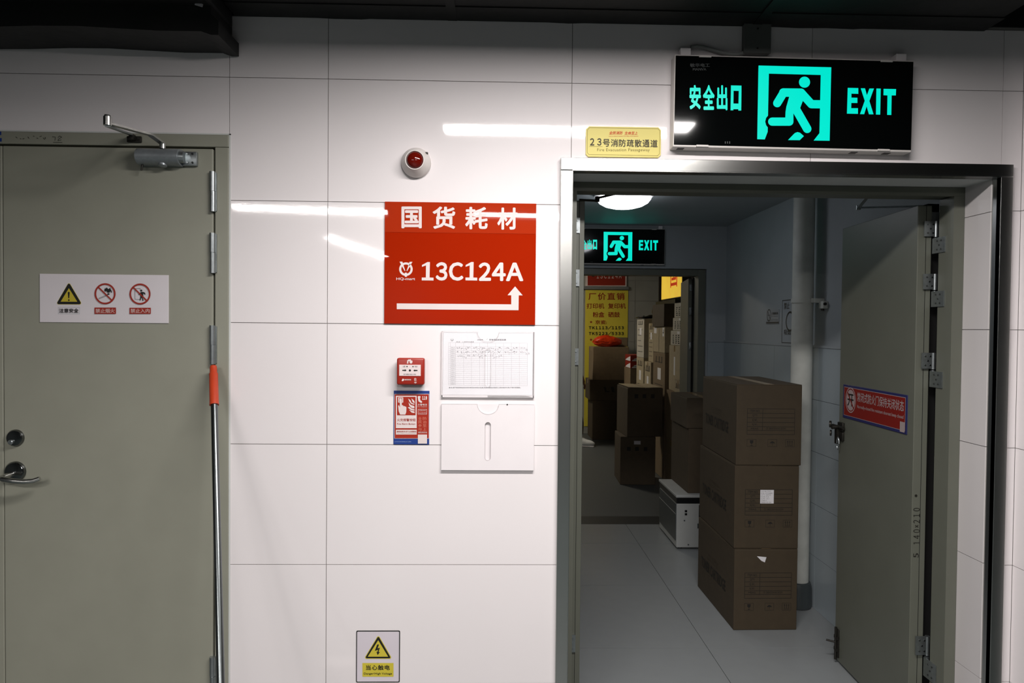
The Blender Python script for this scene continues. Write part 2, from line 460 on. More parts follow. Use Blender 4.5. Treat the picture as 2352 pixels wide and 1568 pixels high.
# hall battens, seen only as reflections in the glaze
def batten(label, p0, p1, width=0.10, skirt=0.12, dm=None, group='battens hanging under the black ducts'):
    p0 = Vector(p0); p1 = Vector(p1); c = (p0 + p1) / 2; dv = p1 - p0; L = dv.length
    t = thing('batten_light', label, 'light', c, math.atan2(dv.y, dv.x), group)
    MB().box(-L / 2, L / 2, -width / 2 - 0.006, width / 2 + 0.006, 0.0, 0.030, b=0.004).build('housing', LAMPB, t)
    for s in (-1, 1): MB().box(-L / 2, L / 2, s * (width / 2 + 0.004) - 0.002, s * (width / 2 + 0.004) + 0.002, -skirt * width, 0.0).build('light_cutoff_skirt', SKIRTM, t)  # added skirts, unseen, shaped to cut lamp light off the upper wall
    prof = [(-width / 2 + width * i / 8, -0.0015) for i in range(9)]
    m = MB(); n = 9
    A = [m.bm.verts.new((-L / 2 + 0.01, y, z)) for y, z in prof]; B = [m.bm.verts.new((L / 2 - 0.01, y, z)) for y, z in prof]
    for i in range(n - 1): m.bm.faces.new((A[i], A[i + 1], B[i + 1], B[i]))
    m.bm.faces.new(A); m.bm.faces.new(B)
    m.build('diffuser', dm or LAMPW, t)
    for s in (-0.35, 0.35): MB().cyl((s * L, 0, 0.030), (s * L, 0, 3.0 - c.z if c.y < -1.2 else 2.544 - c.z), 0.004, n=8).build('hanging_rod', ZINC, t)
HL = 2.50
batten('white batten light hung nearest the tiled wall, over the doorway side', (0.29, -1.05, HL), (1.48, -1.05, HL), 0.15, 0.035)
batten('white batten light hung behind the viewer on the left', (-1.58, -3.25, HL), (-0.34, -3.42, HL), 0.34, 0.07, LAMPW2)
batten('white batten light hung behind the viewer on the right', (0.35, -3.46, HL), (1.6, -3.55, HL), 0.32, 0.07, LAMPW2)
batten('white batten light hung lengthwise far behind the viewer', (-1.24, -5.1, HL), (-0.93, -7.1, HL), 0.12)

# ------------------------------------------------------------------ stainless casing of the doorway
tr = thing('trim_1', 'brushed stainless steel casing around the open doorway', 'door casing', (1.52, 0, 0), kind='structure')
xl0, xl1, xr0, xr1, zt0, zt1 = 0.764 - 1.52, 0.805 - 1.52, 2.235 - 1.52, 2.277 - 1.52, 2.064, 2.104
MB().box(xl0, xr1, -0.020, 0.001, zt0, zt1, b=0.0015).box(xl1 - 0.002, xr0 + 0.002, -0.020, 0.022, zt0 - 0.002, zt0 + 0.001).build('casing_head', STEELH, tr)
MB().box(xl0, xl1, -0.0195, 0.001, 0, zt0 - 0.001, b=0.0015).box(xl1 - 0.002, xl1, -0.019, 0.022, 0, zt0 - 0.001).build('casing_leg', STEEL, tr)
MB().box(xr0, xr1, -0.0195, 0.001, 0, zt0 - 0.001, b=0.0015).box(xr0, xr0 + 0.002, -0.019, 0.022, 0, zt0 - 0.001).build('casing_leg', STEEL, tr)

# ------------------------------------------------------------------ door hardware shared pieces
def flag_hinge(parent, x, y, z, h=0.15, side=1, leafw=0.050, framew=0.050, ang=0.0, mirror=1):
    """flag hinge: upper plate on the leaf edge, lower plate on the frame"""
    m = MB()
    m.cyl((0, 0, 0.002), (0, 0, h / 2), 0.0085, n=16).cyl((0, 0, -h / 2), (0, 0, -0.002), 0.0085, n=16)
    m.box(-leafw * mirror if mirror > 0 else 0, 0 if mirror > 0 else leafw, -0.004, -0.0005, 0.004, h / 2)
    jx = 2.1915 - 1.52 - x
    m.box(jx - 0.0035, jx, -0.072, 0.0, -h / 2, -0.004).box(min(jx, 0), max(jx, 0), -0.0045, -0.001, -h / 2, -0.004)
    m.xform(Matrix.Translation((x, y, z)))
    h_o = m.build('hinge', ZINC, parent, smooth=True)
    s = MB()
    for (u, v) in ((0.3, 0.2), (0.3, 0.8), (0.7, 0.2), (0.7, 0.8), (0.5, 0.5)):
        xx = x - mirror * leafw * u; zz = z + 0.006 + (h / 2 - 0.008) * v
        s.cyl((xx, y - 0.004, zz), (xx, y - 0.0062, zz), 0.0036, 0.0028, n=10)
        yy = y - 0.012 - 0.055 * u; zz = z - h / 2 + 0.002 + (h / 2 - 0.008) * v
        s.cyl((x + jx - 0.003, yy, zz), (x + jx - 0.0058, yy, zz), 0.0036, 0.0028, n=10)
    return h_o, s

# ------------------------------------------------------------------ DOOR 1: closed grey door on the left
d1 = thing('door_1', 'closed grey steel double door at the left, flush with the tiles', 'door', (-0.72, 0, 0), kind='structure')
ox = 0.72
fr = MB()
FX0, FX1, FT = LD[0] + ox, LD[1] + ox, LD[2]
fr.box(FX1 - 0.044, FX1, -0.004, 0.10, 0, FT - 0.041, b=0.002).box(FX0, FX1, -0.004, 0.10, FT - 0.040, FT, b=0.002).box(FX0, FX0 + 0.044, -0.004, 0.10, 0, FT - 0.041, b=0.002)
frame1 = fr.build('door_frame', DOORP, d1)
MB().box(FX0, FX1 - 0.03, 0.05, 0.09, 0, FT - 0.02).build('gap_shade_backing', GAP, d1, label='black backing coloured for the shade in the gap around the leaf')  # solid backing coloured black for the shade around the leaf
MB().box(FX1 + 0.0005, FX1 + 0.006, -0.0015, 0.02, 0, FT + 0.004).box(FX0, FX1 + 0.006, -0.0015, 0.02, FT + 0.0005, FT + 0.005).build('caulk_line', WHITEP, d1)
LX0, LX1 = -1.046 + ox, -0.371 + ox
leafR = MB().box(LX0, LX1, -0.006, 0.045, 0.01, 2.118, b=0.003).build('door_leaf', DOORP, d1)
leafL = MB().box(FX0 + 0.05, LX0 - 0.0015, -0.006, 0.045, 0.01, 2.118, b=0.003).build('door_leaf', DOORP, d1)
# knuckle hinges over the gap
for (yt, ym, yb) in ((394, 439, 486), (535, 580, 627), (747, 792, 836), (1508, 1552, 1597)):
    xa = W(488, ym, -0.012)[0] + ox
    zt = W(488, yt, -0.012)[1]; zm = W(488, ym, -0.012)[1]; zb = W(488, yb, -0.012)[1]
    m = MB().cyl((xa, -0.012, zm + 0.001), (xa, -0.012, zt), 0.0095, n=20).cyl((xa + 0.001, -0.012, zb), (xa + 0.001, -0.012, zm - 0.001), 0.0095, n=20)
    m.cyl((xa, -0.012, zm - 0.0015), (xa, -0.012, zm + 0.0015), 0.0075, n=16)
    m.box(xa - 0.006, xa + 0.012, -0.010, 0.004, zb + 0.003, zt - 0.003)
    m.build('hinge', ZINC, leafR, smooth=True)
# cylinder lock
lx, lz = W(37, 1005, -0.006); lx += ox
MB().lathe([(0.0, 0.0), (0.0275, 0.0), (0.0275, 0.006), (0.024, 0.011), (0.012, 0.013), (0.0, 0.0132)], (lx, -0.006, lz)).build('lock_rose', CHROME, leafR, smooth=True)
MB().lathe([(0.0, 0.0), (0.008, 0.0), (0.008, 0.006), (0.006, 0.008), (0.0, 0.008)], (lx - 0.006, -0.019, lz - 0.012), n=20).build('lock_cylinder', ZINC, leafR, smooth=True)
hx, hz = W(37, 1082, -0.006); hx += ox
MB().lathe([(0.0, 0.0), (0.033, 0.0), (0.033, 0.007), (0.029, 0.012), (0.014, 0.015), (0.0, 0.0155)], (hx, -0.006, hz)).build('handle_rose', CHROME, leafR, smooth=True)
pts = []
for (a, b, c) in ((hx - 0.004, -0.018, hz - 0.006), (hx - 0.010, -0.045, hz - 0.010), (hx - 0.012, -0.056, hz - 0.012), (hx, -0.062, hz - 0.014), (hx + 0.03, -0.060, hz - 0.020), (hx + 0.06, -0.056, hz - 0.023), (hx + 0.085, -0.052, hz - 0.021), (hx + 0.104, -0.048, hz - 0.014)):
    pts.append((a, b, c))
MB().tube(pts, [0.009, 0.009, 0.0095, 0.0095, 0.009, 0.0085, 0.008, 0.0075], n=14).build('lever_handle', STEELH, leafR, smooth=True)
# door closer
cz1 = W(360, 357, -0.05)[1]
ca, cb = W(311, 357, -0.05)[0] + ox, W(408, 360, -0.05)[0] + ox
cl = MB(); sec = []
for i in range(13):
    a = math.pi * i / 12; sec.append((-0.03 - 0.028 * math.sin(a), 0.026 * math.cos(a)))
sec = [(-0.006, 0.026)] + sec + [(-0.006, -0.026)]
A = [cl.bm.verts.new((ca, y, cz1 + z)) for y, z in sec]; B = [cl.bm.verts.new((cb, y, cz1 + z)) for y, z in sec]
for i in range(len(sec)):
    j = (i + 1) % len(sec); cl.bm.faces.new((A[i], A[j], B[j], B[i]))
cl.bm.faces.new(A); cl.bm.faces.new(B)
closer = cl.build('closer_body', ALU, leafR, smooth=True)
MB().box(cb - 0.001, cb + 0.047, -0.020, -0.006, cz1 - 0.024, cz1 + 0.022, b=0.003).cyl((cb - 0.002, -0.032, cz1 + 0.0), (cb + 0.012, -0.030, cz1), 0.019, n=18).build('closer_end_plate', ZINC, leafR, smooth=True)
s = MB()
for (u, v) in ((0.034, 0.014), (0.034, -0.014), (0.018, 0.014), (0.018, -0.014)): s.cyl((cb + u, -0.020, cz1 + v), (cb + u, -0.0235, cz1 + v), 0.004, 0.003, n=10)
s.build('closer_screw', CHROME, leafR, smooth=True)
MB().lathe([(0.014, 0.0), (0.013, 0.008), (0.006, 0.011), (0.0, 0.011)], ((ca + cb) / 2 + 0.012, -0.034, cz1 - 0.022), axis=(0, -0.25, -1), n=20).build('closer_cap', ALU, leafR, smooth=True)
MB().cyl((ca + 0.012, -0.03, cz1 - 0.024), (ca + 0.009, -0.032, cz1 - 0.045), 0.004, 0.002, n=10).build('closer_valve', IRON, leafR, smooth=True)
# folding arm: main arm from closer spindle to elbow, second arm back to the frame bracket
sp = Vector(((ca + cb) / 2 + 0.012, -0.034, cz1 + 0.026))
ex, ez = W(247, 278, -0.30); elbow = Vector((ex + ox, -0.30, ez))
bx, bz = W(308, 320, -0.008); brk = Vector((bx + ox, -0.02, bz))
am = MB().cyl(sp, sp + Vector((0, 0, 0.016)), 0.010, n=14)
p0 = sp + Vector((0, 0, 0.016))
def bar(mb, a, b, w0, w1, th):
    a = Vector(a); b = Vector(b); d = (b - a).normalized(); side = d.cross(Vector((0, 0, 1))).normalized(); up = side.cross(d).normalized()
    V = []
    for p, ww in ((a, w0), (b, w1)):
        for su, sv in ((-1, -1), (1, -1), (1, 1), (-1, 1)): V.append(mb.bm.verts.new(p + side * su * ww / 2 + up * sv * th / 2))
    for f in ((0, 1, 2, 3), (7, 6, 5, 4), (0, 4, 5, 1), (1, 5, 6, 2), (2, 6, 7, 3), (3, 7, 4, 0)): mb.bm.faces.new([V[i] for i in f])
mid = p0.lerp(elbow, 0.25) + Vector((0, 0, 0.012))
bar(am, p0, mid, 0.018, 0.018, 0.006); bar(am, mid, elbow + Vector((0, 0, -0.006)), 0.018, 0.022, 0.006)
am.cyl(elbow + Vector((0, 0, -0.012)), elbow + Vector((0, 0, 0.012)), 0.011, n=16).cyl(elbow + Vector((0, 0, 0.012)), elbow + Vector((0, 0, 0.017)), 0.0095, 0.008, n=16)
am.build('closer_arm', STEELH, leafR, smooth=True)
a2 = MB(); bar(a2, elbow + Vector((0, 0, -0.014)), brk + Vector((0, -0.01, 0.01)), 0.014, 0.014, 0.005)
a2.build('closer_forearm', ZINC, leafR, smooth=True)
bk = MB().box(brk.x - 0.022, brk.x + 0.024, -0.012, -0.004, brk.z - 0.010, brk.z + 0.010, b=0.002).box(brk.x - 0.006, brk.x + 0.008, -0.03, -0.012, brk.z - 0.006, brk.z + 0.012, b=0.001)
bk.cyl((brk.x + 0.016, -0.012, brk.z), (brk.x + 0.016, -0.015, brk.z), 0.004, n=10).cyl((brk.x - 0.015, -0.012, brk.z), (brk.x - 0.015, -0.015, brk.z), 0.004, n=10)
bk.build('closer_bracket', IRON, frame1, smooth=True)
# pencil scribbles on the frame head and a blue sticker
mp = lambda px, py: (W(px, py, -0.0045)[0] + ox, W(px, py, -0.0045)[1])
pr = Print(-0.0046, mp=mp)
for st in ([(120, 314), (128, 315)], [(127, 316), (126, 323)], [(122, 327), (143, 327)], [(133, 316), (137, 312), (142, 315), (135, 319)], [(135, 319), (133, 323), (141, 321)],
           [(36, 314), (40, 317)], [(46, 318), (49, 319)], [(52, 319), (56, 318)], [(64, 314), (67, 318)], [(76, 312), (79, 313)], [(84, 317), (88, 318)], [(91, 314), (96, 312)], [(99, 316), (102, 320), (105, 317), (103, 315)]):
    pr.line(st, 1.1)
pr.build('pencil_scribble', CARDINK, frame1)
pr = Print(-0.0046, mp=mp); pr.rect(-8, 302, 3, 310).rect(-8, 317, 4, 325); pr.build('blue_sticker', PRINTB, frame1)

# ------------------------------------------------------------------ DOOR 2: open double door of the doorway
d2 = thing('door_2', 'open grey steel double fire door in the doorway, both leaves swung inwards', 'door', (1.52, 0.15, 0), kind='structure')
o2 = 1.52
fr = MB()
fr.box(2.192 - o2, 2.2315 - o2, 0.0, 0.015, 0, 2.0298).box(2.192 - o2, 2.237 - o2, 0.0151, 0.08, 0, 2.0298)
fr.box(0.8095 - o2, 0.838 - o2, 0.0, 0.015, 0, 2.0298).box(0.804 - o2, 0.838 - o2, 0.0151, 0.08, 0, 2.0298)
fr.box(0.8095 - o2, 2.2315 - o2, 0.0, 0.015, 2.030, 2.061).box(0.804 - o2, 2.237 - o2, 0.0151, 0.10, 2.036, 2.061)
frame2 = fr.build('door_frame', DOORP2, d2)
MB().box(2.1935 - o2, 2.2365 - o2, 0.150, 0.18, 0, 2.03).build('gap_shade_backing', GAP, d2, label='black backing coloured for the shade in the gap behind the hinges')  # hinge gap shade put in as a black solid
# ragged painted edge where frame paint meets the reveal
rr = random.Random(5); pe = []
x = 0.81 - o2
while x < 2.231 - o2:
    pe.append((x, 2.062 - 0.004 - rr.random() * 0.006)); x += rr.uniform(0.02, 0.06)
# right leaf
import mathutils
def placed_leaf(parent, pivot, ang, name='door_leaf'):
    return Matrix.Translation(pivot) @ Matrix.Rotation(ang, 4, 'Z')
# local leaf frame: hinge edge at y=0 facing the viewer, runs to +y, left face at x=0, thickness +x
LW, LT, LH = 0.605, 0.052, 2.018
angR = -math.atan2(2.160 - 2.137, 0.60)
MR = Matrix.Translation((2.137 - o2, 0.27 - 0.15, 0)) @ Matrix.Rotation(angR, 4, 'Z')
lf = MB().box(0, LT, 0, LW, 0.012, LH, b=0.002); lf.xform(MR)
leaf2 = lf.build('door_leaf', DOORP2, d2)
def on_leaf(px, py, X=2.148):
    Y, Z = onX(px, py, X); return Y - 0.27, Z
m = MB().box(LT * 0.58, LT * 0.61, -0.0008, 0.0, 0.02, LH); m.xform(MR); m.build('edge_seam', GAP, leaf2)
for (yt, ym, yb) in ((508, 545, 583), (629, 666, 705), (810, 849, 888), (1460, 1503, 1550)):
    zt = W(2140, yt, 0.262)[1]; zb = W(2150, yb, 0.262)[1]; zm = (zt + zb) / 2
    xk = 2.201 - o2
    hh, sc = flag_hinge(leaf2, xk, 0.262 - 0.15, zm, h=zt - zb, leafw=0.046, framew=0.040, mirror=1)
    sc.build('hinge_screws', CHROME, leaf2, smooth=True)
# handwritten size on the leaf edge
mpe = lambda px, py: (W(px, py, 0.268)[0] - o2, W(px, py, 0.268)[1])
pr = Print(0.268 - 0.15, mp=mpe)
pr.text('１４０×２１０', 2098, 1250, 2113, 1166, bold=-0.008, rot=True)
pr.text('5', 2098, 1280, 2110, 1270, bold=-0.008, rot=True)
pr.disc(2104, 1138, 3)
pr.build('handwritten_size', CARDINK, leaf2)
# sliding hasp with padlock near the free edge
hp = MB()
Yh, Zh = 0.575, W(1940, 980, 0.85)[1]
hp.box(-0.012, 0.0, Yh - 0.028, Yh + 0.020, Zh - 0.018, Zh + 0.022, b=0.002).cyl((-0.014, Yh - 0.045, Zh), (-0.014, Yh + 0.060, Zh), 0.007, n=12)
hp.cyl((-0.010, Yh + 0.006, Zh), (-0.045, Yh + 0.006, Zh - 0.002), 0.009, n=12)
hp.lathe([(0.007, -0.004), (0.016, -0.004), (0.016, 0.004), (0.007, 0.004), (0.007, -0.004)], (-0.03, Yh + 0.052, Zh + 0.006), axis=(1, -0.6, 0), n=20)
hp.lathe([(0.006, -0.003), (0.014, -0.003), (0.014, 0.003), (0.006, 0.003), (0.006, -0.003)], (-0.03, Yh + 0.046, Zh - 0.034), axis=(1, -0.6, 0), n=20)
hp.box(-0.010, 0.0, Yh - 0.026, Yh + 0.004, Zh - 0.062, Zh - 0.022, b=0.002).box(-0.020, -0.010, Yh + 0.006, Yh + 0.03, Zh - 0.080, Zh - 0.004)
hp.xform(MR); hasp = hp.build('door_bolt', IRON, leaf2, smooth=True)
pk = MB().tube([(-0.020, Yh - 0.006 + 0.010 * math.sin(a), Zh - 0.075 + 0.028 * math.cos(a)) for a in [i * math.pi / 6 for i in range(13)]], 0.0028, n=8)
pk.xform(MR); pk.build('padlock_shackle', ZINC, leaf2, smooth=True)
# floor bolt at the free edge, bottom
fb = MB().box(-0.008, 0.0, LW - 0.045, LW - 0.02, 0.03, 0.16, b=0.002).cyl((-0.012, LW - 0.033, 0.02), (-0.012, LW - 0.033, 0.17), 0.006, n=12).box(-0.014, -0.002, LW - 0.048, LW - 0.018, 0.06, 0.075).box(-0.014, -0.002, LW - 0.048, LW - 0.018, 0.115, 0.13).cyl((-0.012, LW - 0.033, 0.10), (-0.05, LW - 0.02, 0.104), 0.0045, n=10)
fb.xform(MR); fb.build('floor_bolt', IRON, leaf2, smooth=True)
# closer arm over the right leaf
ca2 = MB(); z2 = 2.022
ca2.box(LT, LT + 0.05, 0.03, 0.26, 1.95, 2.0, b=0.006); ca2.xform(MR); ca2.build('closer_body', ALU, leaf2)
ca3 = MB(); A3 = Vector((2.15 - o2, 0.40 - 0.15, 2.0)); 
e3x, e3z = W(1972, 477, 0.62); E3 = Vector((e3x - o2, 0.62 - 0.15, e3z)); F3x, F3z = W(1992, 452, 0.30); F3 = Vector((F3x - o2, 0.30 - 0.15, F3z))
S3x, S3z = W(2108, 473, 0.34); S3 = Vector((S3x - o2 + 0.02, 0.34 - 0.15, S3z))
bar(ca3, S3, E3, 0.018, 0.018, 0.006); bar(ca3, E3, F3, 0.014, 0.014, 0.005); ca3.cyl(E3 + Vector((0, 0, -0.008)), E3 + Vector((0, 0, 0.01)), 0.009, n=12)
ca3.build('closer_arm', ZINC, leaf2, smooth=True)
# left leaf: open square to the wall, only its hinge edge shows
ML = Matrix.Translation((0.834 - o2, 0.27 - 0.15, 0)) @ Matrix.Rotation(0.02, 4, 'Z')
lf = MB().box(0, 0.048, 0, LW, 0.012, LH, b=0.002); lf.xform(ML); leaf2b = lf.build('door_leaf', DOORP2, d2)
m = MB().box(0.028, 0.0295, -0.0008, 0.0, 0.02, LH); m.xform(ML); m.build('edge_seam', GAP, leaf2b)
for (yt, yb) in ((500, 535), (619, 657), (800, 838), (1458, 1497)):
    zt = W(1324, yt, 0.266)[1]; zb = W(1324, yb, 0.266)[1]
    m = MB().box(0.848 - o2 - 0.004, 0.848 - o2 + 0.016, 0.264 - 0.15, 0.269 - 0.15, zb, zt).cyl((0.844 - o2, 0.262 - 0.15, zb), (0.844 - o2, 0.262 - 0.15, zt), 0.006, n=12)
    for v in (0.2, 0.5, 0.8): m.cyl((0.848 - o2 + 0.006 * (1 if v != 0.5 else -0.2), 0.264 - 0.15, zb + (zt - zb) * v), (0.848 - o2 + 0.006 * (1 if v != 0.5 else -0.2), 0.261 - 0.15, zb + (zt - zb) * v), 0.0035, 0.0025, n=8)
    m.build('hinge', ZINC, leaf2b, smooth=True)
m = MB(); qa = Vector((0.87 - o2, 0.20, W(1337, 459, 0.35)[1])); qb = Vector((W(1372, 461, 0.35)[0] - o2, 0.20, W(1372, 461, 0.35)[1])); qc = Vector((W(1430, 441, 0.28)[0] - o2, 0.13, W(1430, 441, 0.28)[1]))
bar(m, qa, qb, 0.016, 0.016, 0.006); m.cyl(qb + Vector((0, 0, -0.004)), qb + Vector((0, 0, 0.016)), 0.009, n=12); bar(m, qb + Vector((0, 0, 0.01)), qc, 0.012, 0.016, 0.006)
m.build('closer_arm', IRON, leaf2b, smooth=True)

# ------------------------------------------------------------------ VESTIBULE
VX0, VX1, VY1, VZ = 0.70, 2.35, 3.03, 2.350
o = MB().box(VX1, VX1 + 0.25, 0.28, 7.9, 0, 2.9).build('wall_vestibule_right', VESTW); tag(o, 'grey painted right wall of the vestibule behind the pipe', 'wall', kind='structure'); wvr = o
o = MB().box(VX0 - 0.2, VX0, 0.28, VY1 + 0.2, 0, 2.9).build('wall_vestibule_left', VESTW); tag(o, 'grey painted left wall of the vestibule', 'wall', kind='structure')
o = MB().box(VX0 - 0.2, VX1 + 0.25, 0.28, VY1, VZ, VZ + 0.1).build('ceiling_vestibule', VESTW); tag(o, 'grey painted vestibule ceiling carrying the dome lamp', 'ceiling', kind='structure')
B0, B1, BT = 0.86, 2.196, 2.018
o = MB().box(VX0, B0, VY1, VY1 + 0.2, 0, VZ + 0.1).box(B1, VX1, VY1, VY1 + 0.2, 0, VZ + 0.1).box(B0, B1, VY1, VY1 + 0.2, BT, VZ + 0.1).build('wall_vestibule_far', VESTW); wvf = o
tag(o, 'grey painted far wall of the vestibule around the second doorway', 'wall', kind='structure')
# dado tiles with a thin rail
for k in range(5):
    z0, z1 = 0.29 * k + J, 0.29 * (k + 1) - J
    for a, b in ((0.30, 0.86), (0.86, 1.46), (1.46, 2.06), (2.06, 2.66), (2.66, VY1)):
        MB().box(VX1 - 0.012, VX1, a + J, b - J, z0, z1).build('dado_tile', VESTT, wvr)
    MB().box(B1 + 0.012, VX1 - 0.013, VY1 - 0.012, VY1, z0, z1).build('dado_tile', VESTT, wvf)
MB().box(VX1 - 0.016, VX1, 0.30, VY1, 1.450, 1.464).build('dado_rail', VESTW, wvr)
MB().box(B1 + 0.012, VX1 - 0.017, VY1 - 0.016, VY1, 1.450, 1.464).build('dado_rail', VESTW, wvf)
# floor tiles
vf = MB().box(VX0, 2.6, 0.30, 3.09, -0.1, -0.003).build('floor_vestibule', FLOORG); tag(vf, 'pale square tiled floor of the vestibule', 'floor', kind='structure')
xs = [VX0, 0.797, 1.597, VX1]; ys = [0.30, 0.997, 1.797, 2.597, 3.09]
for a, b in zip(xs, xs[1:]):
    for c, e in zip(ys, ys[1:]):
        MB().box(a + 0.0014, b - 0.0014, c + 0.0022, e - 0.0022, -0.02, 0.0).build('floor_tile', FLOORT, vf)
o = MB().box(0.5, 2.6, 3.09, 3.315, -0.1, 0.001, b=0.001).build('trim_2', STRIP); tag(o, 'dark stone threshold strip across the second doorway', 'threshold', kind='structure')

# second door frame and leaf
d3 = thing('door_3', 'second grey steel door at the end of the vestibule, leaf swung into the stock room', 'door', (1.52, 3.05, 0), kind='structure')
fr = MB()
fr.box(2.138 - o2, 2.194 - o2, 0.0, 0.12, 0, 2.016, b=0.002).box(0.862 - o2, 0.918 - o2, 0.0, 0.12, 0, 2.016, b=0.002).box(0.918 - o2, 2.138 - o2, 0.0, 0.12, 1.966, 2.016, b=0.002)
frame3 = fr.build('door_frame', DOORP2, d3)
MB().box(2.13 - o2, 2.18 - o2, 0.121, 0.15, 0, 1.96).build('gap_shade_backing', GAP, d3)  # black block stands in for shade beside the second frame
x0l = W(1579, 800, 3.21)[0] - o2; x1l = W(1596, 800, 3.21)[0] - o2
MD = Matrix.Translation((x0l, 0.16, 0)) @ Matrix.Rotation(-math.atan2(0.075, 0.5), 4, 'Z')
lf = MB().box(0, 0.055, 0, 0.5, 0.012, 1.955, b=0.002); lf.xform(MD); leaf3 = lf.build('door_leaf', DOORP2, d3)
for (yt, yb) in ((653, 668), (706, 723), (786, 803)):
    zt = W(1588, yt, 3.2)[1]; zb = W(1588, yb, 3.2)[1]
    m = MB().box(x0l + 0.01, x0l + 0.05, 0.148, 0.16, zb, zt, b=0.002)
    for u, v in ((0.02, 0.25), (0.04, 0.25), (0.02, 0.75), (0.04, 0.75)): m.cyl((x0l + u, 0.148, zb + (zt - zb) * v), (x0l + u, 0.144, zb + (zt - zb) * v), 0.004, n=8)
    m.build('hinge', ZINC, leaf3, smooth=True)

# vestibule dome lamp
t = thing('dome_lamp', 'round white dome lamp on the vestibule ceiling', 'ceiling lamp', (1.31, 1.80, VZ))
MB().lathe([(0.0, 0.0), (0.175, 0.0), (0.175, 0.018), (0.165, 0.024), (0.0, 0.024)], (0, 0, 0), axis=(0, 0, -1)).build('lamp_base', LAMPB, t, smooth=True)
MB().lathe([(0.163, 0.02), (0.160, 0.035), (0.145, 0.055), (0.115, 0.072), (0.075, 0.083), (0.035, 0.088), (0.0, 0.089)], (0, 0, 0), axis=(0, 0, -1)).build('lamp_shade', DOMEW, t, smooth=True)

# ------------------------------------------------------------------ STOCK ROOM SHELL
RY1 = 7.75; RX1 = 2.95
o = MB().box(-1.6, RX1 + 0.2, 3.315, 8.0, -0.1, 0.0).build('floor_stock_room', SHOPF); tag(o, 'dark speckled floor of the stock room', 'floor', kind='structure')
bpy.data.objects.remove(wvr.copy()) if False else None
rw = MB().box(-1.6, RX1 + 0.2, RY1 + 0.006, RY1 + 0.2, 0, 2.9).build('wall_stock_far', GROUT); tag(rw, 'dim pale tiled wall at the back of the stock room', 'wall', kind='structure')
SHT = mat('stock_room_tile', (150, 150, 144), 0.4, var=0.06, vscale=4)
zz = [0, 0.16, 0.46, 0.76, 1.06, 1.36, 1.66, 1.96, 2.26, 2.56, 2.9]
xx = [-1.6 + 0.6 * i for i in range(8)] + [RX1]
for a, b in zip(xx, xx[1:]):
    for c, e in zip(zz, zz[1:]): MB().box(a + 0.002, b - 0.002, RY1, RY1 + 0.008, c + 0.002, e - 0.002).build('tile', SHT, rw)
o = MB().box(RX1, RX1 + 0.2, 3.23, RY1, 0, 2.9).build('wall_stock_right', VESTW); tag(o, 'grey right wall of the stock room behind the cartons', 'wall', kind='structure')
o = MB().box(-1.8, -1.6, 3.0, RY1 + 0.2, 0, 2.9).build('wall_stock_left', VESTW); tag(o, 'grey left wall of the stock room', 'wall', kind='structure')
o = MB().box(-1.6, VX0, 3.03, 3.23, 0, 2.9).box(VX1, RX1 + 0.2, 3.03, 3.23, 0, 2.9).box(VX0, VX1, 3.03, 3.23, 2.45, 2.9).build('wall_stock_near', VESTW); tag(o, 'grey wall of the stock room facing away from the viewer', 'wall', kind='structure')
o = MB().box(-1.8, RX1 + 0.2, 3.03, RY1 + 0.2, 2.9, 3.0).build('ceiling_stock_room', VESTW); tag(o, 'grey stock room ceiling', 'ceiling', kind='structure')
# vestibule right wall must stop at the far wall: rebuild it to its own length
me = wvr.data; bmx = bmesh.new(); bmx.from_mesh(me)
for v in bmx.verts:
    if v.co.y > 3.5: v.co.y = VY1
bmx.to_mesh(me); bmx.free()
t = thing('panel_lamp', 'square white panel lamp on the stock room ceiling', 'ceiling lamp', (0.4, 6.4, 2.9))
MB().box(-0.32, 0.32, -0.32, 0.32, -0.05, 0.0, b=0.004).build('lamp_frame', LAMPB, t)
MB().box(-0.29, 0.29, -0.29, 0.29, -0.053, -0.049).build('lamp_diffuser', SHOPW, t)

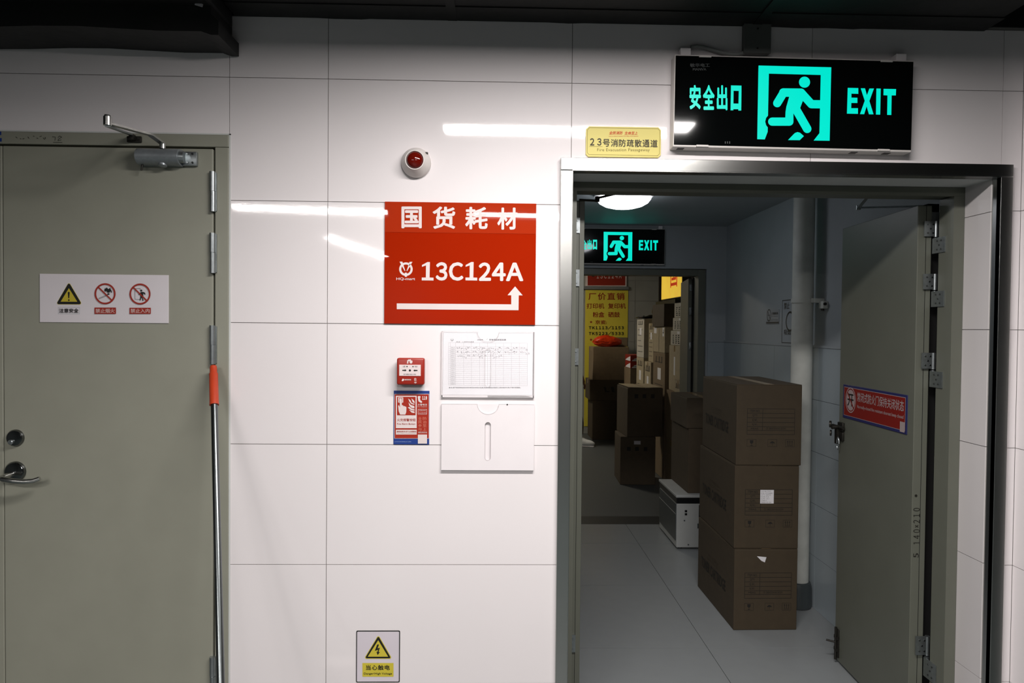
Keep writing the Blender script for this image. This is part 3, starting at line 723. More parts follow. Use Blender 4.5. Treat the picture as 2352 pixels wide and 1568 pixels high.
# ================================================================== EXIT SIGNS
def exit_sign(name, label, cx, cz, ywall, s=1.0, roty=0.0):
    t = thing(name, label, 'exit sign', (cx, ywall, cz), 0, 'lit green exit signs', roty=roty)
    t.scale = (s, 1, s)
    hw, hh, dp = 0.394, 0.1455, 0.045
    m = MB().box(-hw, hw, -dp, 0.0, -hh - 0.004, hh + 0.004, b=0.003)
    house = m.build('housing', PLASTW, t)
    MB().box(-hw + 0.003, hw - 0.003, -dp - 0.0015, -dp + 0.004, -hh + 0.003, hh - 0.001).build('face_panel', EXITK, t)
    for u in (-0.372, 0.342): MB().box(u, u + 0.034, -0.034, -0.001, hh + 0.004, hh + 0.030, b=0.002).build('mounting_tab', ACRY, t)
    for (u, v) in ((-0.315, 1), (0.282, 1), (-0.318, -1), (0.280, -1)):
        z = hh - 0.003 if v > 0 else -hh - 0.001
        MB().box(u, u + 0.040, -dp - 0.004, -dp + 0.002, z - 0.0015, z + 0.005, b=0.001).build('clip', PLASTW, t)
    for u in (-0.375, 0.20, 0.31): MB().box(u, u + 0.022, -dp + 0.012, -dp + 0.032, -hh - 0.0052, -hh - 0.003).build('vent_slot', IRON, t)
    # print measured on the nearer sign
    ccx, ccz = 1.5215, 2.2843
    ca = math.cos(math.radians(0.42)); sa = math.sin(math.radians(0.42))
    def mp(x, y):
        X, Z = W(1530 + x / 3.92, 40 + y / 3.92, -0.047); u, v = X - ccx, Z - ccz
        return u * ca - v * sa, u * sa + v * ca
    g = Print(-dp - 0.0022, mp=mp)
    g.poly([(832, 433), (1487, 449), (1485, 518), (1392, 518), (925, 506), (830, 500)])
    g.poly([(830, 500), (925, 506), (917, 884), (900, 905), (892, 938), (900, 970), (915, 990), (914, 1030), (888, 1098), (820, 1096)])
    g.poly([(1392, 518), (1485, 518), (1472, 1110), (1328, 1108), (1380, 1042)])
    g.disc(1246, 583, 50)
    g.cap((1055, 676), (1215, 678), 38).cap((1058, 676), (1000, 772), 37).cap((1215, 678), (1308, 781), 37).line([(1308, 781), (1392, 782)], 74)
    g.poly([(1112, 700), (1082, 805), (1075, 850), (1073, 905), (1110, 975), (1146, 940), (1146, 866), (1205, 820), (1228, 758), (1262, 712), (1215, 660)])
    g.cap((955, 938), (1109, 938), 37).cap((1168, 825), (1270, 1003), 38)
    g.poly([(1097, 1104), (1146, 1053), (1160, 1040), (1182, 1032), (1205, 1038), (1240, 1068), (1203, 1105)])
    g.build('running_man_pictogram', EXITG, t)
    LET = ([[(1635, 634), (1730, 636), (1730, 688), (1668, 686), (1668, 722), (1722, 723), (1722, 770), (1667, 770), (1666, 817), (1727, 817), (1727, 868), (1628, 866)]],
           [[(1752, 638), (1790, 638), (1808, 700), (1830, 640), (1871, 640), (1830, 752), (1867, 872), (1826, 872), (1805, 800), (1783, 871), (1745, 870), (1788, 750)]],
           [[(1893, 640), (1932, 641), (1927, 875), (1889, 874)]],
           [[(1958, 643), (2070, 645), (2068, 702), (2030, 702), (2027, 878), (1990, 877), (1993, 702), (1957, 700)]],
           [[(584, 612), (678, 614), (678, 662), (583, 660)], [(583, 660), (607, 661), (605, 836), (580, 836)], [(654, 662), (678, 662), (676, 838), (650, 838)], [(605, 775), (652, 776), (651, 826), (604, 826)]])
    for polys in LET:
        l = Print(-dp - 0.0022, mp=mp)
        for q in polys: l.poly(q)
        l.build('letter', EXITG, t)
    for ch, a, b, c, e in (('安', 210, 607, 313, 828), ('全', 331, 607, 436, 833), ('出', 456, 610, 552, 836)):
        l = Print(-dp - 0.0022, mp=mp); l.text(ch, a, e, c, b, bold=0.05); l.build('letter', EXITG, t)
    b = Print(-dp - 0.0022, mp=mp)
    b.text('敏华电工', 215, 447, 393, 413, bold=0.02).text('MANVA', 240, 478, 362, 456, bold=0.02)
    for u in (532, 552, 572): b.rect(u - 4, 1136, u + 4, 1116)
    b.build('maker_lettering', DIMG, t)
    return t
exit_sign('exit_sign', 'large lit green exit sign above the open doorway', 1.5215, 2.2843, 0.0, 1.0, math.radians(0.42))
exit_sign('exit_sign', 'smaller looking lit green exit sign above the second doorway, half hidden by the door edge', 1.489, 2.180, VY1, 0.925, 0)

# junction box and cable over the exit sign
jx0, jz0 = W(1708, 122, -0.02); jx1, jz1 = W(1769, 58, -0.02)
t = thing('junction_box', 'square grey junction box on the wall above the exit sign', 'junction box', ((jx0 + jx1) / 2, 0, jz0))
MB().box(-(jx1 - jx0) / 2, (jx1 - jx0) / 2, -0.022, 0, 0, jz1 - jz0 + 0.012, b=0.002).build('box_body', BOXG, t)
MB().box(-(jx1 - jx0) / 2 - 0.0015, (jx1 - jx0) / 2 + 0.0015, -0.026, -0.0225, -0.0015, jz1 - jz0 + 0.012, b=0.001).build('box_cover', BOXG, t)
for zz_ in (0.014, 0.078): MB().cyl((0.0, -0.026, zz_), (0.0, -0.028, zz_), 0.003, n=8).build('cover_screw', IRON, t)
cp = [(W(a, b, -0.012)[0], -0.012, W(a, b, -0.012)[1]) for a, b in ((1586, 109), (1600, 106.5), (1615, 108), (1635, 114), (1655, 120), (1675, 124), (1693, 125), (1705, 122), (1714, 119))]
sm = []
for i in range(len(cp) - 1):
    for k in range(4):
        f = k / 4; sm.append(tuple(cp[i][j] * (1 - f) + cp[i + 1][j] * f for j in range(3)))
sm.append(cp[-1])
o = MB().tube(sm, 0.006, n=10).build('power_cable', CABLEG, smooth=True); tag(o, 'grey cable sagging from the junction box to the exit sign', 'cable')

# ================================================================== WALL THINGS
def plate(name, label, cat, px0, py0, px1, py1, th, material, Yw=0.0, roty=0.0, group=None, bevel=0.0008, pname='plate'):
    xa, _ = W(px0, (py0 + py1) / 2, Yw - th); xb, _ = W(px1, (py0 + py1) / 2, Yw - th)
    _, za = W((px0 + px1) / 2, py1, Yw - th); _, zb = W((px0 + px1) / 2, py0, Yw - th)
    cx, cz = (xa + xb) / 2, (za + zb) / 2
    t = thing(name, label, cat, (cx, Yw, cz), 0, group, roty=roty)
    hw, hh = (xb - xa) / 2, (zb - za) / 2
    if material: MB().box(-hw, hw, -th, 0, -hh, hh, b=bevel).build(pname, material, t)
    return t, hw, hh, pxmap(Yw - th, cx, cz)

# --- red direction sign
t, hw, hh, mp = plate('direction_sign', 'glossy red direction sign with white lettering and bent arrow on the tiles', 'sign', 883, 465, 1230.5, 744.5, 0.006, REDA)
_, zs = W(1056, 535, -0.006); zs -= t.location.z
MB().box(-hw + 0.0005, hw - 0.0005, -0.0068, -0.006, zs, hh - 0.0005).build('top_strip', REDB, t, label='slightly paler red strip across the top')
cc = lambda x, y: mp(860 + x / 4.9, 440 + y / 4.9)
pr = Print(-0.0075, mp=cc)
for ch, a, b, c, e in (('国', 305, 168, 533, 413), ('货', 655, 168, 910, 420), ('耗', 1022, 172, 1275, 424), ('材', 1383, 180, 1612, 428)): pr.text(ch, a, e, c, b, bold=0.036)
pr.build('heading_lettering', PRINTW, t)
pr = Print(-0.0067, mp=cc)
for ch, a, b in (('３', 690, 822), ('Ｃ', 838, 1002), ('２', 1174, 1312), ('４', 1322, 1478), ('Ａ', 1480, 1676)): pr.text(ch, a, 1000 + (a - 530) * 0.007, b, 792 + (a - 530) * 0.007, bold=0.045)
for a in (535, 1027): pr.poly([(a, 826), (a + 62, 792), (a + 90, 792), (a + 86, 966), (a + 130, 968), (a + 130, 1000), (a - 2, 998), (a - 2, 966), (a + 44, 966), (a + 46, 830), (a, 846)])
pr.text('HQ-mart', 247, 1000, 458, 966, bold=0.02)
pr.ring(355, 872, 52, 76, n=40, a0=-60, a1=240)
pr.ring(355, 872, 52, 76, n=8, a0=240, a1=300)
pr.poly([(283, 788), (315, 788), (348, 892), (340, 892)]).poly([(428, 790), (396, 790), (362, 892), (370, 892)])
pr.rect(342, 912, 366, 958)
pr.poly([(252, 1257), (1540, 1268), (1540, 1166), (1498, 1165), (1583, 1066), (1668, 1167), (1624, 1167), (1622, 1334), (252, 1322)])
pr.build('lettering', PRINTW, t)

# --- fire beacon
bx_, bz_ = W(954, 370, -0.03)
t = thing('fire_alarm_beacon', 'round white alarm beacon with a dark red lens above the red sign', 'alarm beacon', (bx_, 0, bz_))
MB().lathe([(0.0, 0.0), (0.0485, 0.0), (0.0485, 0.012), (0.046, 0.020), (0.033, 0.044), (0.031, 0.048), (0.0285, 0.048), (0.0275, 0.043), (0.0, 0.043)]).build('beacon_base', PLASTW, t, smooth=True)
MB().lathe([(0.027, 0.0425), (0.0265, 0.047), (0.023, 0.053), (0.015, 0.058), (0.006, 0.060), (0.0, 0.0602)]).build('lens', LENS, t, smooth=True)
MB().box(0.032, 0.040, -0.026, -0.016, 0.026, 0.031).build('mounting_notch', IRON, t)

# --- yellow plate
t = thing('passage_plate', 'pale gold plate with cut corners above the stainless casing', 'sign', (W(1432, 326, -0.006)[0], 0, W(1432, 326, -0.006)[1]), roty=0.0)
cxp, czp = t.location.x, t.location.z
def yp(x, y):
    X, Z = W(1330 + x / 11.76, 280 + y / 11.76, -0.006); return X - cxp, Z - czp
O8 = [(270, 118), (2145, 145), (2215, 215), (2205, 895), (2140, 960), (245, 935), (185, 870), (190, 190)]
MB().prism([yp(*q) for q in O8], -0.006, 0.0).build('plate', BRASSY, t)
pr = Print(-0.0066, mp=yp)
I8 = [(285, 155), (2130, 182), (2182, 240), (2172, 860), (2120, 912), (265, 880), (222, 830), (228, 215)]
pr.line(I8 + [I8[0]], 8)
pr.line([(280, 660), (632, 664)], 7)
pr.text('Fire Evacuation Passageway', 490, 815, 1910, 715, bold=0.0, space=1.08)
pr.build('border_and_english_lettering', mat('olive_print', (120, 106, 44), 0.65, var=0), t)
pr = Print(-0.0066, mp=yp)
pr.text('２３', 295, 640, 605, 440, bold=0.04, space=1.0)
for i, ch in enumerate('号消防疏散通道'):
    a = (640, 858, 1072, 1284, 1500, 1712, 1928)[i]; pr.text(ch, a, 668 + i * 3, a + 192, 462 + i * 3, bold=0.026)
pr.build('lettering', mat('dark_olive_print', (64, 58, 38), 0.65, var=0), t)
pr = Print(-0.0066, mp=yp)
pr.text('全民消防', 805, 342, 1165, 250, bold=0.03, slant=0.06).text('生命至上', 1225, 350, 1575, 258, bold=0.03, slant=0.06)
pr.text("Improve citizen's sense of fire safety, life is supreme", 805, 402, 1600, 368, bold=0.0)
pr.build('slogan_lettering', mat('orange_red_print', (206, 76, 36), 0.65, var=0), t)

# --- manual call point
t, hw, hh, mp = plate('manual_call_point', 'small red fire alarm call point with a white window', 'alarm call point', 911, 822, 974.5, 884, 0.04, None)
MB().box(-hw, hw, -0.040, -0.012, -hh, hh, b=0.006, seg=3).build('cover', REDPL, t, smooth=True)
MB().box(-hw + 0.004, hw - 0.004, -0.013, 0, -hh + 0.003, hh - 0.004).build('back_box', REDPL, t)
cc = lambda x, y: mp(890 + x / 6.818, 810 + y / 6.818)
xa, za = cc(183, 360); xb, zb = cc(522, 188)
MB().box(xa, xb, -0.0412, -0.0398, za, zb, b=0.0006).build('window', PRINTW, t)
pr = Print(-0.0416, mp=cc)
pr.poly([(233, 265), (272, 265), (272, 255), (300, 273), (272, 292), (272, 282), (233, 282)]).poly([(471, 267), (432, 267), (432, 258), (405, 275), (432, 293), (432, 284), (471, 284)])
pr.disc(352, 275, 17).disc(307, 214, 10).disc(400, 215, 10)
pr.build('arrow_print', PRINTK, t)
pr = Print(-0.0416, mp=cc)
pr.text('按下报警 PRESS HERE', 252, 344, 448, 326, bold=0.01).text('火警', 240, 216, 280, 202, bold=0.01).text('电话', 428, 216, 468, 202, bold=0.01).text('FIRE', 244, 228, 280, 220).text('PHONE', 430, 228, 468, 220)
pr.build('small_lettering', PRINTG, t)
pr = Print(-0.0406, mp=cc)
pr.poly([(305, 168), (310, 118), (330, 108), (322, 98), (345, 108), (358, 96), (372, 118), (392, 125), (388, 160), (368, 170), (348, 158), (345, 128), (328, 132), (326, 168)])
pr.build('burning_house_mark', PRINTW, t); pr = Print(-0.0406, mp=cc)
pr.poly([(222, 440), (235, 405), (262, 408), (258, 432), (240, 444)])
pr.build('maker_mark', PRINTW, t); pr = Print(-0.0406, mp=cc)
pr.text('泰和安科技', 268, 432, 370, 408, bold=0.03).ring(434, 412, 9, 17, n=18).text('CCC', 416, 442, 460, 432, bold=0.03)
pr.ring(438, 480, 18, 26, n=10, a0=215, a1=325).ring(438, 480, 6, 13, n=10, a0=200, a1=340)
pr.build('white_print', PRINTW, t)

# --- fire alarm notice
t, hw, hh, mp = plate('fire_alarm_notice', 'red fire alarm notice with a blue border below the call point', 'notice', 904, 897, 986, 1020.5, 0.003, PRINTB)
cc = lambda x, y: mp(890 + x / 6.818, 810 + y / 6.818)
pr = Print(-0.0034, mp=cc); pr.rect(107, 1342, 652, 643); pr.build('pale_edge', PRINTW, t)
pr = Print(-0.0038, mp=cc); pr.rect(113, 1336, 647, 649); pr.build('red_field', PRINTR, t)
pr = Print(-0.0042, mp=cc)
pr.rect(133, 1178, 458, 672); pr.build('white_panel', PRINTW, t); pr = Print(-0.0042, mp=cc)
pr.rect(133, 1278, 458, 1203); pr.build('white_panel', PRINTW, t); pr = Print(-0.0042, mp=cc)
pr.cap((492, 695), (500, 750), 16).cap((500, 750), (528, 768), 15).cap((488, 690), (505, 690), 14)
pr.text('１１９', 545, 735, 620, 676, bold=0.11, space=0.7).text('火警电话', 474, 826, 620, 796, bold=0.01).text('Fire Telephone', 474, 852, 620, 838, bold=0.01)
pr.build('telephone_mark', PRINTW, t); pr = Print(-0.0042, mp=cc)
pr.frame(478, 962, 618, 882, 4); pr.text('公安机关', 495, 910, 600, 892).text('１２３４５', 495, 952, 604, 926, bold=0.01)
pr.text('微型消防站', 482, 1258, 620, 1232)
pr.build('white_print', PRINTW, t)
pr = Print(-0.0042, mp=cc)
for i, ch in enumerate('全民参与'): pr.text(ch, 482, 1050 + i * 56, 536, 1003 + i * 56, bold=0.02)
for i, ch in enumerate('防治至上'): pr.text(ch, 552, 1050 + i * 56, 614, 1003 + i * 56, bold=0.02)
pr.build('faded_slogan', mat('pinkish_print', (205, 110, 90), 0.4, var=0), t)
pr = Print(-0.0046, mp=cc)
pr.rect(150, 976, 441, 688); pr.build('pictogram_field', PRINTR, t)
pr = Print(-0.0050, mp=cc)
pr.frame(168, 777, 248, 697, 14).disc(208, 738, 22).cap((210, 750), (212, 880), 15)
pr.poly([(168, 825), (182, 820), (195, 850), (222, 850), (228, 818), (246, 820), (250, 838), (266, 828), (274, 842), (288, 838), (298, 855), (296, 925), (280, 966), (200, 966), (178, 915)])
pr.poly([(325, 715), (360, 740), (378, 780), (425, 800), (420, 812), (375, 800), (345, 765)]).poly([(375, 712), (410, 738), (426, 762), (426, 790), (395, 770)])
pr.poly([(330, 775), (365, 815), (420, 832), (426, 868), (380, 862), (345, 830)]).poly([(318, 855), (345, 845), (375, 870), (426, 885), (426, 905), (370, 895)]).poly([(335, 888), (365, 902), (426, 918), (426, 942), (380, 935)])
pr.build('hand_and_flame_pictogram', PRINTW, t)
pr = Print(-0.0046, mp=cc)
pr.text('火灾报警按钮', 150, 1070, 442, 1027, bold=0.012).text('Fire Alarm Button', 150, 1124, 438, 1098, bold=0.008)
pr.text('遇到紧急情况时,按下火灾报警按钮', 145, 1243, 452, 1220, bold=0.012).text('In case of emergency, press the fire alarm button', 145, 1266, 452, 1252)
pr.build('red_lettering', PRINTR, t)
pr = Print(-0.0036, mp=cc); pr.text('北京市消防救援总队监制', 110, 1398, 370, 1384); pr.build('pale_blue_lettering', mat('pale_blue_print', (150, 170, 215), 0.4, var=0), t)
pr = Print(-0.0046, mp=cc); pr.rect(477, 1420, 620, 1278); pr.build('white_square', PRINTW, t)

# --- document holders
def holder(label, px0, py0, px1, py1, group):
    t, hw, hh, mp = plate('document_holder', label, 'document holder', px0, py0, px1, py1, 0.008, None, group=group)
    MB().box(-hw, hw, -0.0028, 0, -hh, hh, b=0.0005).build('back_sheet', ACRY, t)
    MB().box(-hw, hw, -0.0082, -0.0028, -hh, -hh + 0.008, b=0.0006).box(-hw, -hw + 0.004, -0.0082, -0.0028, -hh, hh).box(hw - 0.004, hw, -0.0082, -0.0028, -hh, hh).build('edge_spacer', ACRY, t)
    return t, hw, hh, mp
def front_sheet(t, hw, hh, notch_r, slot, material, y0=-0.0100, y1=-0.0082):
    """clear/white front sheet with a thumb notch at the top and a rounded slot: built as a ring of faces"""
    m = MB(); sx, sz0, sz1, sr = slot
    n = 16
    notch = [(notch_r * math.cos(math.pi + math.pi * i / n), hh + notch_r * math.sin(math.pi + math.pi * i / n) * 0.95) for i in range(n + 1)]
    outer_l = [(-hw, hh)] + notch[:n // 2 + 1]      # down to the notch bottom
    top = (0.0, sz1); bot = (0.0, sz0)
    al = [(sx * 0 - sr * math.sin(math.pi * i / 16 * 1.0) if False else -sr * math.sin(math.pi / 2 * i / 8), sz1 - sr + sr * math.cos(math.pi / 2 * i / 8)) for i in range(9)]
    al += [(-sr * math.cos(math.pi / 2 * i / 8), sz0 + sr - sr * math.sin(math.pi / 2 * i / 8)) for i in range(9)]
    left = [(-hw, hh)] + notch[:n // 2 + 1] + al + [(0, -hh), (-hw, -hh)]
    right = [(-x, z) for x, z in left][::-1]
    m.prism(left, y0, y1); m.prism(right, y0, y1)
    o = m.build('front_sheet', material, t)
    e = Print(y0 - 0.0003)
    e.line(notch, 0.0011); e.line([(-hw, hh - 0.0006), (-notch_r, hh - 0.0006)], 0.0010); e.line([(notch_r, hh - 0.0006), (hw, hh - 0.0006)], 0.0010)
    e.line(al + [(-x, z) for x, z in al[::-1]] + [al[0]], 0.0009)
    e.build('polished_edge', mat('acrylic_edge', (186, 178, 180), 0.4, var=0), o)
    return o
# upper holder with the filled-in form
t, hw, hh, mp = holder('clear document holder under the red sign holding a printed sign-in sheet', 1014, 761, 1227, 913, 'wall document holders')
CLEAR = mat('clear_acrylic', (246, 244, 246), 0.05, var=0, trans=0.0, alpha=0.10, spec=0.4)
pg = MB().box(-hw + 0.005, hw - 0.005, -0.0062, -0.0056, -hh + 0.009, hh - 0.003).build('sign_in_sheet', PAPER, t)
MB().prism([(-0.03, hh - 0.004), (0.03, hh - 0.004), (0.03, hh + 0.004), (0.018, hh + 0.012), (-0.02, hh + 0.013), (-0.031, hh + 0.003)], -0.0060, -0.0056).build('folded_paper_corner', PAPER, pg)
cc = lambda x, y: mp(1000 + x / 8.7125, 740 + y / 8.7125)
gl = Print(-0.0064, mp=cc)
yr = [405, 485] + [485 + 38.5 * i for i in range(1, 21)]
for i, y in enumerate(yr): gl.line([(262, y), (1843, y + 13)], 3)
for x in (262, 300, 405, 565, 722, 883, 1043, 1203, 1362, 1522, 1682, 1843): gl.line([(x, 405 + (x - 262) * 0.008), (x, 1255 + (x - 262) * 0.008)], 3)
gl.build('form_grid', mat('form_line_grey', (168, 164, 170), 0.5, var=0), pg, join=True)
hb = Print(-0.0066, mp=cc); rh = random.Random(11)
hb.text('2025年', 838, 362, 955, 335, bold=0.01).line([(1020, 360), (1045, 322)], 3).text('月市场巡检签到表', 1075, 368, 1415, 332, bold=0.012)
hb.text('备注:请严格按照规定时间对责任区域进行巡查,发现问题及时整改上报并做好记录,严禁代签漏签。', 268, 1318, 1712, 1296, bold=0.01)
hb.ring(334, 348, 18, 26, n=20, a0=-50, a1=230)
for i in range(9):
    x0 = 412 + i * 160
    for r in range(3):
        if r == 2 and i > 5: continue
        yb = 505 + r * 77 + i * 1.3
        for k in range(7):
            a = x0 + rh.uniform(2, 110); b = yb + rh.uniform(-8, 14)
            hb.line([(a, b), (a + rh.uniform(-8, 20), b + rh.uniform(-16, 12)), (a + rh.uniform(4, 26), b + rh.uniform(-8, 18))], 3.2)
        if i % 2 == 0:
            for k in range(9):
                a = x0 + 95 + rh.uniform(0, 120); b = yb + 36 + rh.uniform(-22, 18)
                hb.line([(a, b), (a + rh.uniform(-12, 22), b + rh.uniform(-18, 18))], 4.0)
for r in range(20): hb.text('签到时间' if r % 2 else '巡检人员', 315, 514 + r * 38.3, 388, 498 + r * 38.3)
hb.text('地点：二层安全通道', 415, 402, 770, 380)
hb.build('handwriting_and_print', mat('ink_grey', (70, 68, 74), 0.5, var=0), pg, join=True)
front_sheet(t, hw, hh, 0.036, (0, -hh + 0.036, hh - 0.058, 0.0098), CLEAR)
t, hw, hh, mp = holder('empty white document holder below the holder with the sign-in sheet', 1014, 927.5, 1226.5, 1079.5, 'wall document holders')
front_sheet(t, hw, hh, 0.036, (0, -hh + 0.033, hh - 0.060, 0.0098), ACRY)
kx, kz = W(1165, 928, -0.010)
MB().cyl((kx - t.location.x, -0.0100, hh - 0.0008), (kx - t.location.x, -0.0115, hh - 0.0008), 0.0024, n=10).build('black_spot', PRINTK, t)

# --- high voltage sign
t, hw, hh, mp = plate('voltage_warning_sign', 'white warning sign with a lightning triangle low on the wall', 'warning sign', 818, 1448, 918.5, 1566.5, 0.002, None)
cc = lambda x, y: mp(800 + x / 11.364, 1430 + y / 11.364)
def rrect(x0, y0, x1, y1, r):
    out = []
    for cx, cy, a in ((x1 - r, y1 - r, 0), (x0 + r, y1 - r, 90), (x0 + r, y0 + r, 180), (x1 - r, y0 + r, 270)):
        for i in range(5): out.append((cx + r * math.cos(math.radians(a + 22.5 * i)), cy + r * math.sin(math.radians(a + 22.5 * i))))
    return out
MB().prism(rrect(-hw, -hh, hw, hh, 0.004), -0.002, 0).build('plate', PRINTK, t, label='black edged plate')
MB().prism(rrect(-hw + 0.003, -hh + 0.003, hw - 0.003, hh - 0.003, 0.003), -0.0026, -0.002).build('white_field', mat('greyish_white_print', (216, 208, 216), 0.35, var=0.03, vscale=6), t)
def tri(p, pts, r): 
    for a, b in zip(pts, pts[1:] + pts[:1]): p.cap(a, b, r)
    p.poly(pts); return p
pr = Print(-0.0030, mp=cc); tri(pr, [(786, 385), (478, 896), (1080, 896)], 40); pr.rect(370, 1400, 1182, 1042); pr.build('yellow_field', PRINTY, t)
pr = Print(-0.0034, mp=cc); tri(pr, [(786, 392), (486, 890), (1070, 890)], 28); pr.text('当心触电', 463, 1228, 1085, 1093, bold=0.03, space=1.15).text('Danger!High Voltage', 408, 1358, 1142, 1290, bold=0.018); pr.build('black_print', PRINTK, t)
pr = Print(-0.0038, mp=cc); pr.poly([(783, 445), (510, 875), (1042, 875)]); pr.build('triangle_field', PRINTY, t)
pr = Print(-0.0042, mp=cc)
pr.poly([(758, 555), (805, 555), (768, 655), (828, 638), (793, 752), (830, 752), (766, 832), (737, 735), (762, 752), (782, 692), (694, 724)])
pr.build('lightning_bolt', PRINTK, t)

# --- white sign on the closed door (door face at -0.006)
t, hw, hh, mp = plate('door_warning_sign', 'white plate with three safety symbols on the closed grey door', 'sign', 91, 630, 387, 741, 0.003, mat('satin_white_acrylic', (214, 208, 212), 0.3, var=0.02, vscale=8), Yw=-0.006)
cc = lambda x, y: mp(60 + x / 6.533, 600 + y / 6.533)
pr = Print(-0.0036, mp=cc); tri(pr, [(645, 355), (490, 622), (803, 624)], 24); pr.build('yellow_edge', PRINTY, t)
pr = Print(-0.0040, mp=cc); tri(pr, [(645, 357), (492, 621), (801, 622)], 21); pr.build('black_triangle', PRINTK, t)
pr = Print(-0.0044, mp=cc); pr.poly([(646, 402), (522, 605), (772, 606)]); pr.build('triangle_field', mat('dull_yellow_print', (186, 168, 50), 0.4, var=0), t)
pr = Print(-0.0048, mp=cc)
pr.poly([(630, 465), (645, 457), (660, 465), (652, 552), (638, 552)]).disc(646, 582, 12)
pr.text('注意安全', 500, 770, 792, 706, bold=0.026)
pr.poly([(1185, 450), (1178, 430), (1192, 395), (1198, 412), (1215, 390), (1238, 418), (1268, 395), (1270, 415), (1288, 440), (1292, 465), (1282, 475), (1270, 445), (1255, 470), (1225, 468), (1205, 440), (1200, 455)])
pr.disc(1240, 490, 18, ry=11)
pr.line([(1092, 552), (1228, 498)], 3).line([(1098, 564), (1232, 508)], 3).line([(1092, 552), (1098, 564)], 3)
pr.disc(1733, 438, 14).poly([(1722, 460), (1760, 458), (1790, 472), (1796, 498), (1782, 500), (1776, 484), (1760, 482), (1764, 530), (1750, 548), (1768, 588), (1752, 592), (1738, 545), (1730, 545), (1722, 586), (1706, 582), (1718, 535), (1716, 500), (1694, 504), (1690, 492), (1712, 482)])
pr.line([(1635, 408), (1716, 406), (1716, 440)], 4).line([(1635, 408), (1638, 568), (1708, 572)], 4)
pr.build('black_print', PRINTK, t)
pr = Print(-0.0052, mp=cc)
pr.ring(1190, 486, 134, 158).line([(1086, 384), (1294, 588)], 20).ring(1714, 490, 134, 158).line([(1610, 388), (1818, 592)], 20)
pr.rect(1032, 788, 1353, 693).rect(1557, 788, 1876, 696)
pr.build('red_print', PRINTRD, t)
pr = Print(-0.0056, mp=cc)
pr.text('禁止烟火', 1048, 774, 1338, 710, bold=0.022).text('禁止入内', 1573, 774, 1860, 710, bold=0.022)
pr.build('caption_lettering', mat('pinkish_white_print', (206, 178, 174), 0.4, var=0), t)
pr = Print(-0.0036, mp=cc); pr.frame(484, 788, 806, 688, 3); pr.build('caption_outline', mat('pale_teal_print', (150, 168, 172), 0.4, var=0), t)

# --- mop leaning on the closed door
tx, tz = W(490, 841, -0.030); bxm, bzm = W(507, 1568, -0.46)
top = Vector((tx, -0.030, tz)); low = Vector((bxm, -0.46, bzm)); dirv = (low - top).normalized()
foot = top + dirv * ((top.z - 0.06) / -dirv.z)
t = thing('mop', 'aluminium mop handle with an orange grip leaning against the closed door', 'mop', (foot.x, foot.y, 0))
L0 = Vector((foot.x, foot.y, 0))
g = W(490, 937, -0.06); glen = (tz - g[1]) * 1.035
MB().lathe([(0.0, 0.0), (0.010, 0.0), (0.0112, 0.006), (0.0112, 0.024), (0.0135, 0.027), (0.0138, glen - 0.006), (0.0143, glen - 0.004), (0.0143, glen), (0.0, glen)], top - L0, axis=dirv, n=22).build('orange_grip', ORANGE, t, smooth=True)
MB().cyl(top - L0 + dirv * (glen - 0.01), foot - L0, 0.0105, n=20).build('pole', POLE, t, smooth=True)
MB().box(-0.17, 0.17, -0.05, 0.05, 0.030, 0.062, b=0.01).build('mop_block', PLASTW, t)
mm = MB(); rm = random.Random(2)
for i in range(60):
    a = rm.uniform(-0.16, 0.16); b = rm.uniform(-0.045, 0.045)
    mm.tube([(a, b, 0.034), (a * 1.08 + rm.uniform(-0.01, 0.01), b * 1.9, 0.02), (a * 1.14 + rm.uniform(-0.02, 0.02), b * 2.4 + rm.uniform(-0.02, 0.02), 0.008)], 0.006, n=6)
o = mm.build('mop_strands', PLYW, t, smooth=True); o['kind'] = 'stuff'

# ================================================================== VESTIBULE THINGS
def carton(label, x0, x1, y0, y1, z0, z1, m=CARD, rot=0.0, group=None, tape=True, name='carton', flap=True):
    cx, cy = (x0 + x1) / 2, (y0 + y1) / 2
    t = thing(name, label, 'box', (cx, cy, z0), rot, group)
    hw, hd, h = (x1 - x0) / 2, (y1 - y0) / 2, z1 - z0
    MB().box(-hw, hw, -hd, hd, 0, h - 0.004, b=0.004).build('body', m, t)
    if flap:
        g = 0.0015
        if hd > hw:
            for s in (-1, 1): MB().box(g if s > 0 else -hw + 0.001, hw - 0.001 if s > 0 else -g, -hd + 0.001, hd - 0.001, h - 0.0045, h - 0.0005, b=0.001).build('flap', m, t)
            if tape: MB().box(-0.024, 0.024, -hd - 0.0006, hd + 0.0006, h - 0.06, h, b=0.0003).build('tape', TAPE, t) if False else MB().box(-0.024, 0.024, -hd + 0.002, hd - 0.002, h - 0.0006, h).build('tape', TAPE, t)
        else:
            for s in (-1, 1): MB().box(-hw + 0.001, hw - 0.001, g if s > 0 else -hd + 0.001, hd - 0.001 if s > 0 else -g, h - 0.0045, h - 0.0005, b=0.001).build('flap', m, t)
            if tape: MB().box(-hw + 0.002, hw - 0.002, -0.024, 0.024, h - 0.0006, h).box(-hw - 0.0006, -hw + 0.001, -0.024, 0.024, h - 0.06, h - 0.004).build('tape', TAPE, t)
    return t, hw, hd, h

